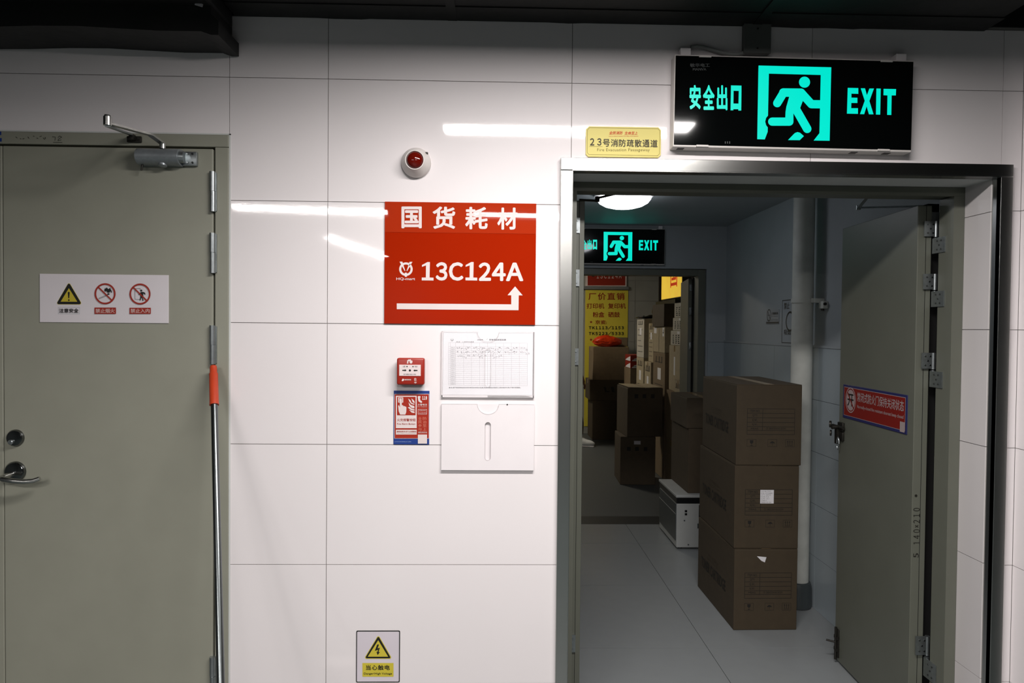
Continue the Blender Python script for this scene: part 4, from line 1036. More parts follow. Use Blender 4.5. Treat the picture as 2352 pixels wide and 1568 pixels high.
def toner_print(t, hw, hd, h):
    p = Print(-hd - 0.0006)
    x0, x1 = -hw + 0.055, -hw + 0.298; zt = h - 0.125; zb = h - 0.256
    rows = [zt - (zt - zb) * f for f in (0, 0.175, 0.35, 0.53, 0.70, 0.845, 1.0)]
    for r in rows: p.line([(x0, r), (x1, r)], 0.0021)
    for x in (x0, x1): p.line([(x, zt), (x, zb)], 0.0021)
    xm = x0 + (x1 - x0) * 0.325
    p.line([(xm, zt), (xm, rows[5])], 0.0021)
    for i, s in enumerate(('ITEM NO.', 'QTY:', 'G.W.:', 'N.W.:', 'MEAS.')):
        wd = (0.052, 0.026, 0.028, 0.028, 0.040)[i]; c = (x0 + xm) / 2
        p.text(s, c - wd / 2, rows[i + 1] + 0.005, c + wd / 2, rows[i] - 0.005, bold=0.02)
    p.text('① 58X33X43.5CM', xm + 0.018, rows[5] + 0.005, xm + 0.118, rows[4] - 0.004, bold=0.015)
    zi1 = h - 0.281; zi0 = h - 0.319
    for k, (a, b) in enumerate(((0.055, 0.103), (0.162, 0.209), (0.252, 0.299))):
        a -= hw; b -= hw; p.frame(a, zi0, b, zi1, 0.0014); c = (a + b) / 2; m = (zi0 + zi1) / 2
        if k == 0:
            p.poly([(c - 0.009, zi1 - 0.005), (c + 0.009, zi1 - 0.005), (c + 0.008, m), (c + 0.002, m - 0.004), (c - 0.002, m - 0.004), (c - 0.008, m)]).rect(c - 0.001, zi0 + 0.006, c + 0.001, m).rect(c - 0.006, zi0 + 0.004, c + 0.006, zi0 + 0.007)
        elif k == 1:
            p.poly([(c - 0.014 + 0.0028 * i, m - 0.001 + 0.010 * math.sin(math.pi * i / 10)) for i in range(11)]).rect(c - 0.0008, zi0 + 0.006, c + 0.0008, m)
        else:
            for u in (-0.011, 0, 0.011): p.rect(c + u - 0.0012, zi0 + 0.010, c + u + 0.0012, zi1 - 0.012).poly([(c + u - 0.004, zi1 - 0.013), (c + u, zi1 - 0.005), (c + u + 0.004, zi1 - 0.013)])
            p.rect(c - 0.015, zi0 + 0.006, c + 0.015, zi0 + 0.008)
    p.build('front_print', CARDINK, t)
    q = Print(-hw - 0.0006, face='left')
    q.text('TONER CARTRIDGE', -hd + 0.065, h - 0.272, hd - 0.125, h - 0.212, bold=0.03)
    q.build('side_lettering', CARDINK, t)
    q = Print(-hw - 0.0006, face='left')
    q.text('COMPATIBLE', -0.11, h - 0.176, 0.06, h - 0.160, bold=0.01).text('High Quality Products', -0.14, h - 0.198, 0.08, h - 0.184)
    q.build('side_small_lettering', CARDINK2, t)
GT = 'toner cartons stacked by the pipe'
zA, zB, zC = 0.422, 0.852, 1.268
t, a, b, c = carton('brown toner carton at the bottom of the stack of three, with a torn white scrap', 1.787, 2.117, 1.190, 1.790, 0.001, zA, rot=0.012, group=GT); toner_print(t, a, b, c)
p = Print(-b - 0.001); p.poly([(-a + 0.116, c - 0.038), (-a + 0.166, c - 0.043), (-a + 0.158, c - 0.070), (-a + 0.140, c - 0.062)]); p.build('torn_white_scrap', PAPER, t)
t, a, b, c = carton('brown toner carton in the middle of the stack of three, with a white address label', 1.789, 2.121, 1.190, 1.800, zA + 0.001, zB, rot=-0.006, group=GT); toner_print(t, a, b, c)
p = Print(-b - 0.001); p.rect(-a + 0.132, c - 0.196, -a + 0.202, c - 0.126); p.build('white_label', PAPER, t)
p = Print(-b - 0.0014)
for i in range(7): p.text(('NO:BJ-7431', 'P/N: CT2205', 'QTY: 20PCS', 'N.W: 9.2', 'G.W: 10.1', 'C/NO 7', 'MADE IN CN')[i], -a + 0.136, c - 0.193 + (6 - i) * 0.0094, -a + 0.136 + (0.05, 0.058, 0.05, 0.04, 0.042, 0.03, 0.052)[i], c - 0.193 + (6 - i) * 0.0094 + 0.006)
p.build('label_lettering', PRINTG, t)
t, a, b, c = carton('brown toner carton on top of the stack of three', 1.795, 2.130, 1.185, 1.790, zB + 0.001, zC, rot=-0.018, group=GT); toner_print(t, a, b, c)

# printer and the cartons on it
t = thing('laser_printer', 'pale office printer with a dark side panel standing on the vestibule floor', 'printer', (2.04, 2.72, 0))
MB().box(-0.205, 0.21, -0.25, 0.25, 0.012, 0.325, b=0.008).build('body', PRTW, t)
MB().box(-0.208, 0.212, -0.253, 0.253, 0.326, 0.366, b=0.003).build('upper_band', PRTK, t)
MB().box(-0.212, 0.215, -0.257, 0.257, 0.367, 0.385, b=0.004).build('top_plate', PRTW, t)
MB().box(-0.2085, -0.204, -0.235, 0.245, 0.06, 0.318, b=0.001).build('side_panel', PRTD, t)
MB().box(-0.2095, -0.2080, -0.235, 0.245, 0.246, 0.249).build('panel_seam', PRTW, t)
MB().box(-0.05, 0.02, -0.256, -0.249, 0.225, 0.315, b=0.003).build('port_cover', PRTK, t)
MB().box(-0.058, -0.02, -0.254, -0.249, 0.150, 0.185, b=0.002).build('vent_patch', PRTD, t)
for u, v in ((-0.14, 0.272), (-0.14, 0.250)): MB().box(u - 0.008, u + 0.008, -0.2535, -0.249, v - 0.007, v + 0.007).build('socket', PRTK, t)
MB().cyl((-0.15, -0.25, 0.205), (-0.15, -0.2535, 0.205), 0.005, n=10).cyl((-0.12, -0.25, 0.035), (-0.12, -0.2535, 0.035), 0.005, n=10).build('screw', PRTD, t)
for u, v in ((-0.17, -0.21), (0.17, -0.21), (-0.17, 0.21), (0.17, 0.21)): MB().cyl((u, v, 0), (u, v, 0.013), 0.016, n=12).build('foot', PRTK, t)
carton('tall brown carton standing on the printer', 1.925, 2.20, 2.52, 2.985, 0.3855, 0.845, m=CARDD, tape=False)
carton('flat brown carton wrapped in tape on top of the tall carton over the printer', 1.912, 2.19, 2.52, 2.98, 0.846, 1.062, m=CARDD, rot=-0.01)

# pipe with clamp
t = thing('drain_pipe', 'whitewashed vertical pipe in the vestibule corner behind the cartons', 'pipe', (2.262, 1.50, 0))
MB().cyl((0, 0, 0.0), (0, 0, VZ), 0.056, n=36).build('pipe', PIPE, t, smooth=True)
MB().lathe([(0.056, 0.0), (0.072, 0.0), (0.074, 0.03), (0.072, 0.11), (0.066, 0.135), (0.056, 0.14)], (0, 0, 0.005), axis=(0, 0, 1), n=36).build('pipe_collar', PRTD, t, smooth=True)
zc_ = W(1835, 690, 1.46)[1]
MB().lathe([(0.0565, -0.012), (0.0605, -0.012), (0.0605, 0.012), (0.0565, 0.012)], (0, 0, zc_), axis=(0, 0, 1), n=36).build('clamp_band', PIPE, t, smooth=True)
MB().box(0.03, 0.088, -0.075, -0.060, zc_ - 0.012, zc_ + 0.012, b=0.002).box(0.02, 0.05, -0.07, -0.045, zc_ - 0.012, zc_ + 0.012, b=0.002).box(0.060, 0.088, -0.115, -0.062, zc_ - 0.045, zc_ - 0.004, b=0.004).build('clamp_bracket', PIPE, t)
MB().cyl((0.068, -0.115, zc_ - 0.02), (0.068, -0.125, zc_ - 0.02), 0.008, n=10).cyl((0.070, -0.09, zc_ - 0.045), (0.07, -0.09, zc_ - 0.055), 0.008, n=10).build('clamp_bolt', IRON, t, smooth=True)

# notices on the right wall of the vestibule (plane X=2.35, facing left)
def side_notice(name, label, px0, px1, py0, py1, X=VX1):
    ya, za = onX(px0, (py0 + py1) / 2, X - 0.003); yb, zb = onX(px1, (py0 + py1) / 2, X - 0.003)
    z1 = onX((px0 + px1) / 2, py0, X - 0.003)[1]; z0 = onX((px0 + px1) / 2, py1, X - 0.003)[1]
    t = thing(name, label, 'sign', (X, (ya + yb) / 2, (z0 + z1) / 2))
    return t, abs(ya - yb) / 2, (z1 - z0) / 2
t, hw, hh = side_notice('no_smoking_notice', 'small grey no smoking notice on the vestibule wall left of the pipe', 1760, 1789, 711, 744)
MB().box(-0.003, 0, -hw, hw, -hh, hh).build('plate', mat('grey_notice', (150, 154, 160), 0.4, var=0.03), t)
p = Print(-0.0036, face='left')
p.ring(-hw * 0.55, hh * 0.25, 0.028 * 1.2, 0.034 * 1.2, asp=0.8).line([(-hw * 0.55 - 0.02, hh * 0.25 + 0.025), (-hw * 0.55 + 0.02, hh * 0.25 - 0.025)], 0.006).rect(-hw * 0.75, hh * 0.22, -hw * 0.35, hh * 0.30)
p.text('无烟商场', -hw * 0.12, hh * 0.28, hw * 0.85, hh * 0.66, bold=0.03).text('NO SMOKING', -hw * 0.12, hh * 0.02, hw * 0.85, hh * 0.15).text('吸烟有害健康 请勿吸烟', -hw * 0.85, -hh * 0.5, hw * 0.85, -hh * 0.38).rect(-hw, -hh * 0.92, hw, -hh * 0.68)
p.build('dark_print', PRINTK, t)
t, hw, hh = side_notice('framed_notice', 'pale framed notice on the vestibule wall half hidden behind the pipe', 1797, 1836, 686, 790)
MB().box(-0.006, 0, -hw, hw, -hh, hh, b=0.001).build('board', mat('pale_blue_grey_board', (156, 164, 172), 0.4, var=0.03), t)
p = Print(-0.0066, face='left'); p.frame(-hw + 0.002, -hh + 0.004, hw - 0.002, hh - 0.004, 0.005)
p.text('禁止', -hw * 0.75, hh * 0.55, -hw * 0.1, hh * 0.85, bold=0.02).ring(0, 0, 0.05, 0.062, asp=1.0).text('吸烟', -hw * 0.7, -hh * 0.6, hw * 0.1, -hh * 0.35, bold=0.02)
p.build('dark_print', PRINTK, t)

# red sign on the open right leaf: built in the leaf's own frame
MW = Matrix.Translation((o2, 0.15, 0)) @ MR
def leaf_uv(px, py):
    X = 2.148
    for _ in range(6):
        Y, Z = onX(px, py, X); X = 2.137 + (Y - 0.27) * math.tan(-angR)
    return (Y - 0.27) / math.cos(angR), Z
ya, za1 = leaf_uv(1937, 881); ya, za0 = leaf_uv(1937, 962); yb, zb1 = leaf_uv(2085, 908); yb, zb0 = leaf_uv(2084, 993)
z1 = (za1 + zb1) / 2; z0 = (za0 + zb0) / 2
cy = (ya + yb) / 2; cz = (z0 + z1) / 2; hw = abs(ya - yb) / 2; hh = (z1 - z0) / 2
wp = MW @ Vector((0, cy, cz))
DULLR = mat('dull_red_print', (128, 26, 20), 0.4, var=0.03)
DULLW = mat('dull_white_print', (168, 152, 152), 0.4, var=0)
t = thing('fire_door_notice', 'dark red fire door notice with a blue border on the open right leaf', 'sign', wp, angR)
MB().box(-0.003, 0, -hw, hw, -hh, hh, b=0.001).build('plate', mat('dull_blue_print', (40, 42, 92), 0.4, var=0.03), t)
p = Print(-0.0033, face='left'); p.rect(-hw + 0.010, -hh + 0.012, hw - 0.010, hh - 0.010); p.build('pale_edge', DULLW, t)
p = Print(-0.0036, face='left'); p.rect(-hw + 0.012, -hh + 0.014, hw - 0.012, hh - 0.012); p.build('red_field', DULLR, t)
p = Print(-0.0040, face='left')
cu = -hw + 0.012 + 0.062
p.ring(cu, 0.01, 0.052, 0.057, asp=0.85).disc(cu, 0.01, 0.040, ry=0.047)
p.text('常闭式防火门保持关闭状态', -hw + 0.135, 0.010, hw - 0.020, 0.052, bold=0.015).text('Normally-closed fire resistant doorset keep closed', -hw + 0.135, -0.022, hw - 0.022, -0.004, bold=0.01)
p.rect(hw - 0.045, -hh + 0.006, hw - 0.012, -hh + 0.046)
p.build('white_print', DULLW, t)
p = Print(-0.0044, face='left'); p.text('开', cu - 0.028, -0.018, cu + 0.028, 0.038, bold=0.02); p.build('black_character', PRINTK, t)
p = Print(-0.0047, face='left'); p.line([(cu - 0.030, 0.045), (cu + 0.030, -0.025)], 0.007); p.build('red_slash', DULLR, t)

# ================================================================== STOCK ROOM THINGS
def pxz(py, Y, px=1450): return W(px, py, Y)[1]
def pxx(px, Y, py=850): return W(px, py, Y)[0]
GL = 'cartons in the stock room'
# left stack in front of the poster
Yl = 7.17
xl, xr = pxx(1362, Yl), pxx(1444, Yl)
z1_, z2_, z3_ = pxz(920, Yl), pxz(873, Yl), pxz(797, Yl)
carton('dark brown carton on the floor at the foot of the stack before the yellow poster', xl, xr - 0.03, Yl, Yl + 0.48, 0.001, z1_, m=CARDD, group=GL)
t, a, b, c = carton('dark brown carton with a black logo in the stack before the yellow poster', xl - 0.04, xr - 0.02, Yl, Yl + 0.48, z1_ + 0.001, z2_, m=CARDD, group=GL)
p = Print(-b - 0.0008); 
u0 = pxx(1387, Yl) - t.location.x; u1 = pxx(1412, Yl) - t.location.x; v0 = pxz(901, Yl) - z1_; v1 = pxz(889, Yl) - z1_
p.poly([(u0, v1), (u0 + 0.03, v1), (u0 + 0.045, v0 + 0.015), (u0 + 0.08, v0 + 0.015), (u0 + 0.085, v0), (u0 + 0.02, v0)]).poly([(u1 - 0.05, v1), (u1 - 0.012, v1), (u1, v0), (u1 - 0.035, v0)])
p.build('logo_print', CARDINK, t)
carton('large brown carton on top of the stack before the yellow poster, under the orange bag', xl, xr, Yl, Yl + 0.44, z2_ + 0.001, z3_, m=CARDM, group=GL)
carton('small brown carton behind the orange bag on the poster stack', pxx(1412, Yl + 0.27), pxx(1441, Yl + 0.27), Yl + 0.27, Yl + 0.43, z3_ + 0.001, z3_ + 0.13, m=CARDM, group=GL)
# orange bag
t = thing('plastic_bag', 'crumpled glossy orange plastic bag lying on the large carton', 'bag', ((pxx(1361, Yl + .1) + pxx(1431, Yl + .1)) / 2, Yl + 0.13, z3_))
bm_ = bmesh.new(); bmesh.ops.create_icosphere(bm_, subdivisions=4, radius=1.0)
rg = random.Random(4); dirs = [(Vector((rg.uniform(-1, 1), rg.uniform(-1, 1), rg.uniform(-1, 1))).normalized(), rg.uniform(0.05, 0.14)) for _ in range(26)]
for v in bm_.verts:
    n = v.co.normalized(); s = 1.0
    for dd, am_ in dirs:
        k = n.dot(dd); s += am_ * (max(0, k - 0.6) * 2.0) - 0.05 * math.exp(-((k - 0.55) / 0.05) ** 2)
    x, y, z = n.x * s, n.y * s, n.z * s
    x = max(-1.05, min(1.05, x))
    v.co = Vector((x * 0.185 * (1 + 0.1 * max(0, -z)), y * 0.10, 0.07 + z * 0.085 * (1 - 0.35 * abs(x))))
    if v.co.z < 0.0015: v.co.z = 0.0015
me = bpy.data.meshes.new('bag_body'); bm_.to_mesh(me); bm_.free(); me.materials.append(BAG)
for q in me.polygons: q.use_smooth = True
link(bpy.data.objects.new('bag_body', me), t)
MB().tube([(-0.17, 0, 0.06), (-0.20, 0.01, 0.085), (-0.215, 0.0, 0.07), (-0.19, -0.02, 0.045)], [0.014, 0.012, 0.01, 0.006], n=8).build('bag_knot', BAG, t, smooth=True)

# poster, red shop sign and ledge on the far wall
t, hw, hh, mp = plate('price_poster', 'tall yellow poster with red and black lettering on the stock room wall', 'poster', 1343, 666, 1441, 979, 0.004, POSTY, Yw=RY1 - 0.002)
cc = lambda x, y: mp(1320 + x / 6.03, 600 + y / 6.03)
p = Print(-0.0046 - 0.001, mp=cc)
p.text('厂价直销', 190, 535, 690, 435, bold=0.022, space=1.25).text('打印机', 165, 655, 410, 580, bold=0.02).text('复印机', 462, 655, 708, 580, bold=0.02).text('粉盒', 250, 775, 410, 700, bold=0.02).text('硒鼓', 462, 775, 625, 700, bold=0.02).text('京瓷:', 285, 870, 445, 815, bold=0.02)
def star(p, x, y, r):
    pts = []
    for i in range(10):
        a = -math.pi / 2 + math.pi * i / 5; rr_ = r if i % 2 == 0 else r * 0.42
        pts.append((x + rr_ * math.cos(a), y + rr_ * math.sin(a)))
    p.poly(pts)
for y in (840, 1085, 1330, 1568): star(p, 226, y, 22)
p.text('三星:', 285, 1110, 445, 1060, bold=0.02).text('惠普:', 285, 1355, 445, 1305, bold=0.02)
p.build('red_lettering', PRINTRD, t)
p = Print(-0.0046 - 0.001, mp=cc); p.text('ＴＫ１１１３／１１５３', 195, 945, 680, 893, bold=0.06, space=0.72).text('ＴＫ５２２３／５３３３', 195, 1025, 680, 973, bold=0.06, space=0.72)
p.build('black_lettering', PRINTK, t)
t, hw, hh, mp = plate('shop_sign', 'red shop number sign with a white frame above the yellow poster', 'sign', 1345.5, 600, 1439.5, 657, 0.02, PRINTW, Yw=RY1)
cc = lambda x, y: mp(1320 + x / 6.03, 600 + y / 6.03)
p = Print(-0.021, mp=cc); p.rect(180, 333, 700, 24); p.build('red_field', PRINTRD, t)
p = Print(-0.022, mp=cc); p.text('１３Ｃ１２４Ａ', 305, 237, 650, 165, bold=0.02, space=0.85); p.build('lettering', PRINTW, t)
p = Print(-0.022, mp=cc); p.ring(255, 185, 18, 28, n=20); p.build('logo_print', IRON, t)
xa = pxx(1337, RY1); xb = pxx(1441, RY1)
o = MB().box(xa - 0.3, xb, RY1 - 0.03, RY1, pxz(666, RY1) + 0.004, pxz(658, RY1), b=0.002).build('trim_3', ALU); tag(o, 'grey metal ledge between the poster and the red shop sign', 'ledge', kind='structure')

# stack C: two dark cartons in the middle of the stock room floor
Yc = 4.45
zc1 = pxz(1003, Yc, 1465); zc2 = pxz(891, Yc, 1465)
t, a, b, c = carton('dark carton on the floor under another, in the middle of the stock room', pxx(1427, Yc, 1050), pxx(1507, Yc, 1050), Yc, Yc + 0.42, 0.001, zc1, m=CARDD, rot=-0.04, group=GL)
p = Print(-b - 0.0008); p.rect(-0.04, c - 0.075, 0.025, c - 0.04); p.build('white_label', PRINTLG, t)
p = Print(-b - 0.0008)
for u in (-0.09, -0.01, 0.075): p.rect(u - 0.018, c - 0.14, u + 0.018, c - 0.10)
p.build('handling_marks', CARDINK, t)
t, a, b, c = carton('dark carton with loose top flaps standing on the carton in mid floor', pxx(1438, Yc, 950), pxx(1520, Yc, 950), Yc, Yc + 0.46, zc1 + 0.001, zc2, m=CARDD, rot=0.05, group=GL, tape=False)
p = Print(-b - 0.0008)
for u in (-0.09, -0.01, 0.075): p.rect(u - 0.018, c - 0.10, u + 0.018, c - 0.06)
p.build('handling_marks', CARDINK, t)
MB().box(-a, -0.02, -b + 0.01, b, c + 0.001, c + 0.005).xform(Matrix.Rotation(0.03, 4, 'Y')).build('loose_flap', CARDL, t)
MB().box(0.02, a, -b + 0.01, b, c + 0.001, c + 0.005).xform(Matrix.Rotation(-0.02, 4, 'Y')).build('loose_flap', CARDL, t)

# right-hand rows of cartons
def side_lines(t, hw, hd, h, m=PRINTG, n=5, seed=0):
    p = Print(-hw - 0.0008, face='left'); r = random.Random(seed)
    for i in range(n):
        z = h * (0.15 + 0.7 * i / max(1, n - 1)); p.line([(-hd * 0.7, z), (hd * (0.2 + 0.5 * r.random()), z)], 0.006)
    for u in (-0.5, 0.0, 0.45): p.rect(hd * u, h * 0.84, hd * u + 0.03, h * 0.94)
    p.build('side_print', m, t)
    p = Print(-hw - 0.0012, face='left'); p.rect(-hd * 0.2, h * 0.58, hd * 0.35, h * 0.76); p.build('white_label', PAPER, t)
# S0
Y0 = 6.45; x0 = 2.285
zr = pxz(846, Y0)
carton('brown carton under the two red and white boxes at the back of the stock room', x0, x0 + 0.24, Y0, Y0 + 0.42, 0.001, 0.52, m=CARDM, group=GL)
carton('brown carton directly below the two red and white boxes', x0, x0 + 0.24, Y0, Y0 + 0.42, 0.521, zr, m=CARDM, group=GL)
zq = pxz(830, Y0); ze = pxz(815, Y0)
for k, (za, zb, lb) in enumerate(((zr, zq, 'lower small red and white box beside the pale stack'), (zq, ze, 'upper small red and white box beside the pale stack'))):
    t, a, b, c = carton(lb, x0 - 0.0, x0 + 0.22, Y0, Y0 + 0.36, za + 0.001, zb, m=PRINTRD, group='small red and white boxes', tape=False, name='retail_box')
    p = Print(-b - 0.0008); p.poly([(-a + 0.015, 0.005), (a - 0.005, 0.005), (a - 0.005, c * 0.75), (-a + 0.05, c * 0.45)]); p.build('white_field', PAPER, t)
    p = Print(-a - 0.0008, face='left'); p.poly([(-b + 0.02, 0.006), (b - 0.008, 0.006), (b - 0.008, c * 0.8), (-b + 0.12, c * 0.4)]); p.build('white_field', PAPER, t)
    p = Print(-b - 0.0012); p.text('TONER', -a + 0.03, 0.015, a - 0.03, 0.03, bold=0.03); p.build('lettering', PRINTK, t)
# S1
Y0 = 5.75; x0 = pxx(1478, Y0)
zt = pxz(731, Y0, 1478); zm = pxz(822, Y0, 1478)
carton('pale carton on the floor at the foot of the tall pale stack', x0, x0 + 0.3, Y0, Y0 + 0.40, 0.001, 0.56, m=CARDL, group=GL)
t, a, b, c = carton('pale carton in the middle of the tall pale stack', x0, x0 + 0.3, Y0, Y0 + 0.40, 0.561, zm, m=CARDL, group=GL); side_lines(t, a, b, c, CARDINK, 3, 1)
t, a, b, c = carton('tall pale carton covered with black film at the back of the stock room', x0, x0 + 0.3, Y0, Y0 + 0.40, zm + 0.001, zt, m=CARDW, group=GL); side_lines(t, a, b, c, CARDINK, 6, 2)
t = thing('plastic_sheet', 'crumpled black plastic film lying on the tall pale carton', 'plastic sheet', (x0 + 0.15, Y0 + 0.2, zt))
m = MB(); rp = random.Random(9); G = []
for i in range(11):
    row = []
    for j in range(11):
        row.append(m.bm.verts.new((-0.18 + 0.36 * i / 10, -0.22 + 0.44 * j / 10, 0.004 + rp.uniform(0, 0.05) * (0.3 + 0.7 * math.sin(math.pi * i / 10)))))
    G.append(row)
for i in range(10):
    for j in range(10): m.bm.faces.new((G[i][j], G[i + 1][j], G[i + 1][j + 1], G[i][j + 1]))
o = m.build('film', FILM, t, smooth=True); md = o.modifiers.new('thickness', 'SOLIDIFY'); md.thickness = 0.0015
# S2
Y0 = 5.28; x0 = pxx(1500, Y0)
zt = pxz(742, Y0, 1500); zm = pxz(832, Y0, 1500)
carton('pale brown carton at the foot of the stack next to the torn cardboard', x0 - 0.03, x0 + 0.35, Y0 - 0.02, Y0 + 0.30, 0.001, 0.5, m=CARDM, group=GL)
t, a, b, c = carton('pale brown carton halfway up the stack next to the torn cardboard', x0 - 0.03, x0 + 0.35, Y0 - 0.02, Y0 + 0.30, 0.501, zm, m=CARDL, group=GL); side_lines(t, a, b, c, CARDINK, 3, 4)
t, a, b, c = carton('tall narrow pale carton below the torn cardboard', x0, x0 + 0.35, Y0, Y0 + 0.24, zm + 0.001, zt, m=CARDL, group=GL); side_lines(t, a, b, c, CARDINK2, 7, 5)
t = thing('torn_cardboard', 'torn upright piece of light cardboard on the narrow pale carton', 'cardboard', (x0 + 0.03, Y0 + 0.1, zt))
MB().prism([(-0.025, 0.0), (0.03, 0.0), (0.025, 0.07), (0.035, 0.12), (0.03, 0.19), (0.01, 0.175), (-0.03, 0.15), (-0.035, 0.12), (-0.01, 0.09), (-0.02, 0.05)], -0.004, 0.0).build('sheet', CARDL, t)
MB().prism([(0.03, 0.0), (0.07, 0.0), (0.075, 0.05), (0.06, 0.10), (0.035, 0.12)], -0.004, 0.012).build('bent_edge', CARD, t)
# S3 with the brown box above
Y0 = 4.70; x0 = pxx(1526, Y0)
zt = pxz(750, Y0, 1526); zm = pxz(811, Y0, 1526)
carton('brown carton at the foot of the stack under the bright square carton', x0 + 0.0, x0 + 0.4, Y0 - 0.02, Y0 + 0.50, 0.001, 0.62, m=CARDM, group=GL)
t, a, b, c = carton('brown carton supporting the bright square carton', x0 + 0.0, x0 + 0.4, Y0 - 0.02, Y0 + 0.50, 0.621, zm, m=CARDM, group=GL); side_lines(t, a, b, c, CARDINK, 3, 6)
t, a, b, c = carton('bright square carton with two white labels high in the stack', x0, x0 + 0.35, Y0, Y0 + 0.50, zm + 0.001, zt, m=CARDL, group=GL)
p = Print(-a - 0.0008, face='left'); p.rect(-b + 0.02, c - 0.07, -b + 0.14, c - 0.01); p.build('white_label', PAPER, t)
p = Print(-a - 0.0008, face='left'); p.rect(b - 0.10, c - 0.10, b - 0.03, c - 0.01); p.build('white_label', PAPER, t)
p = Print(-a - 0.0012, face='left'); p.poly([(b - 0.085, c - 0.07), (b - 0.045, c - 0.07), (b - 0.045, c - 0.03), (b - 0.06, c - 0.03), (b - 0.06, c - 0.055), (b - 0.085, c - 0.055)]).rect(-0.004, 0, 0.004, c - 0.02); p.build('label_mark', PRINTK, t)
zt2 = pxz(697, Y0, 1530)
carton('big dark brown carton on top of the stack below the lit yellow sign', x0 - 0.02, x0 + 0.36, Y0 + 0.0, Y0 + 0.46, zt + 0.001, zt2, m=CARDD, group=GL, rot=0.03)
# E: whitish boxes beside the second door leaf
Y0 = 4.06; x0 = 2.285; E0 = [0.001, 0.48, 0.95]
zs_ = [pxz(793, 4.25, 1550), pxz(759, 4.25, 1550), pxz(729, 4.25, 1550), pxz(695, 4.25, 1550)]
carton('brown carton on the floor below the column of whitish boxes', x0 - 0.03, x0 + 0.4, Y0, Y0 + 0.40, 0.001, 0.48, m=CARDM, group=GL)
carton('brown carton second from the floor below the whitish boxes', x0 - 0.03, x0 + 0.4, Y0, Y0 + 0.40, 0.481, 0.95, m=CARDM, group=GL)
t, a, b, c = carton('taped brown carton right below the whitish boxes', x0 - 0.01, x0 + 0.4, Y0, Y0 + 0.40, 0.951, zs_[0], m=CARDL, group=GL)
p = Print(-a - 0.0008, face='left'); p.rect(-0.02, c * 0.35, 0.03, c * 0.75); p.build('white_label', PAPER, t)
for k, lb in enumerate(('lowest of three whitish printed boxes beside the second door leaf', 'middle one of three whitish printed boxes beside the second door leaf', 'topmost of three whitish printed boxes beside the second door leaf')):
    t, a, b, c = carton(lb, x0 + (0, 0.012, 0.02)[k], x0 + 0.35, Y0, Y0 + (0.39, 0.36, 0.34)[k], zs_[k] + 0.001, zs_[k + 1], m=CARDW, group='whitish printed boxes', name='printed_box')
    p = Print(-a - 0.0008, face='left'); rk = random.Random(k)
    for u in (-0.6, -0.05, 0.4):
        for v in range(5): p.rect(b * u, c * (0.12 + 0.13 * v), b * u + 0.03 + 0.03 * rk.random(), c * (0.12 + 0.13 * v) + c * 0.07)
    p.build('dark_print', CARDINK, t)
    p = Print(-a - 0.0012, face='left'); p.rect(b * 0.25, c * 0.78, b * 0.7, c * 0.94); p.build('white_label', PAPER, t)
# F: wrapped cartons between the mid stack and the printer
x0 = 2.13
t, a, b, c = carton('brown carton on the floor beside the second door leaf, behind the printer', x0 + 0.10, x0 + 0.5, 3.80, 4.04, 0.001, 0.62, m=CARDD, group=GL)
t, a, b, c = carton('film wrapped pale carton behind the cartons on the printer', x0 + 0.09, x0 + 0.5, 3.80, 4.04, 0.621, 1.08, m=CARDL, group=GL); side_lines(t, a, b, c, CARDINK2, 3, 8)
# lit yellow sign, its bracket and the post
Xs = 2.62
yF, zF0 = onX(1519, 688, Xs); yN, zN0 = onX(1565, 681, Xs)
t = thing('lit_sign', 'lit yellow sign box with a red character high over the cartons', 'lightbox', (Xs + 0.05, (yF + yN) / 2, zF0))
hl = abs(yF - yN) / 2; H_ = 0.46
MB().box(-0.045, 0.05, -hl - 0.012, hl + 0.012, -0.012, H_ + 0.012, b=0.003).build('box_frame', IRON, t)
MB().box(-0.05, -0.044, -hl, hl, 0, H_).build('lit_face', LITY, t)
p = Print(-0.0515, face='left'); p.text('国', -0.02, 0.12, 0.28, 0.47, bold=0.012); p.build('red_character', LITR, t)
MB().box(-0.12, 0.28, -hl, hl, -0.075, -0.03, b=0.002).build('support_bracket', IRON, t)
MB().box(0.05, 0.28, -0.02, 0.02, 0.05, 0.10).build('wall_arm', IRON, t)
o = MB().box(pxx(1510, 6.95), pxx(1518.5, 6.95), 6.90, 6.95, 0, 2.9).build('trim_4', IRON); tag(o, 'dark steel post rising behind the cartons beside the lit yellow sign', 'post', kind='structure')

# ------------------------------------------------------------------ person standing at the far left of the stock room
def skin_mesh(name, m, verts, edges, radii, parent=None, root=0, sub=2):
    me = bpy.data.meshes.new(name); me.from_pydata(verts, edges, []); me.materials.append(m)
    o = bpy.data.objects.new(name, me); link(o, parent)
    md = o.modifiers.new('skin', 'SKIN'); md.use_smooth_shade = True
    for i, r in enumerate(radii):
        sv = me.skin_vertices[0].data[i]; sv.radius = (r, r) if not isinstance(r, tuple) else r; sv.use_root = (i == root)
    sb = o.modifiers.new('sub', 'SUBSURF'); sb.levels = sub; sb.render_levels = sub
    return o
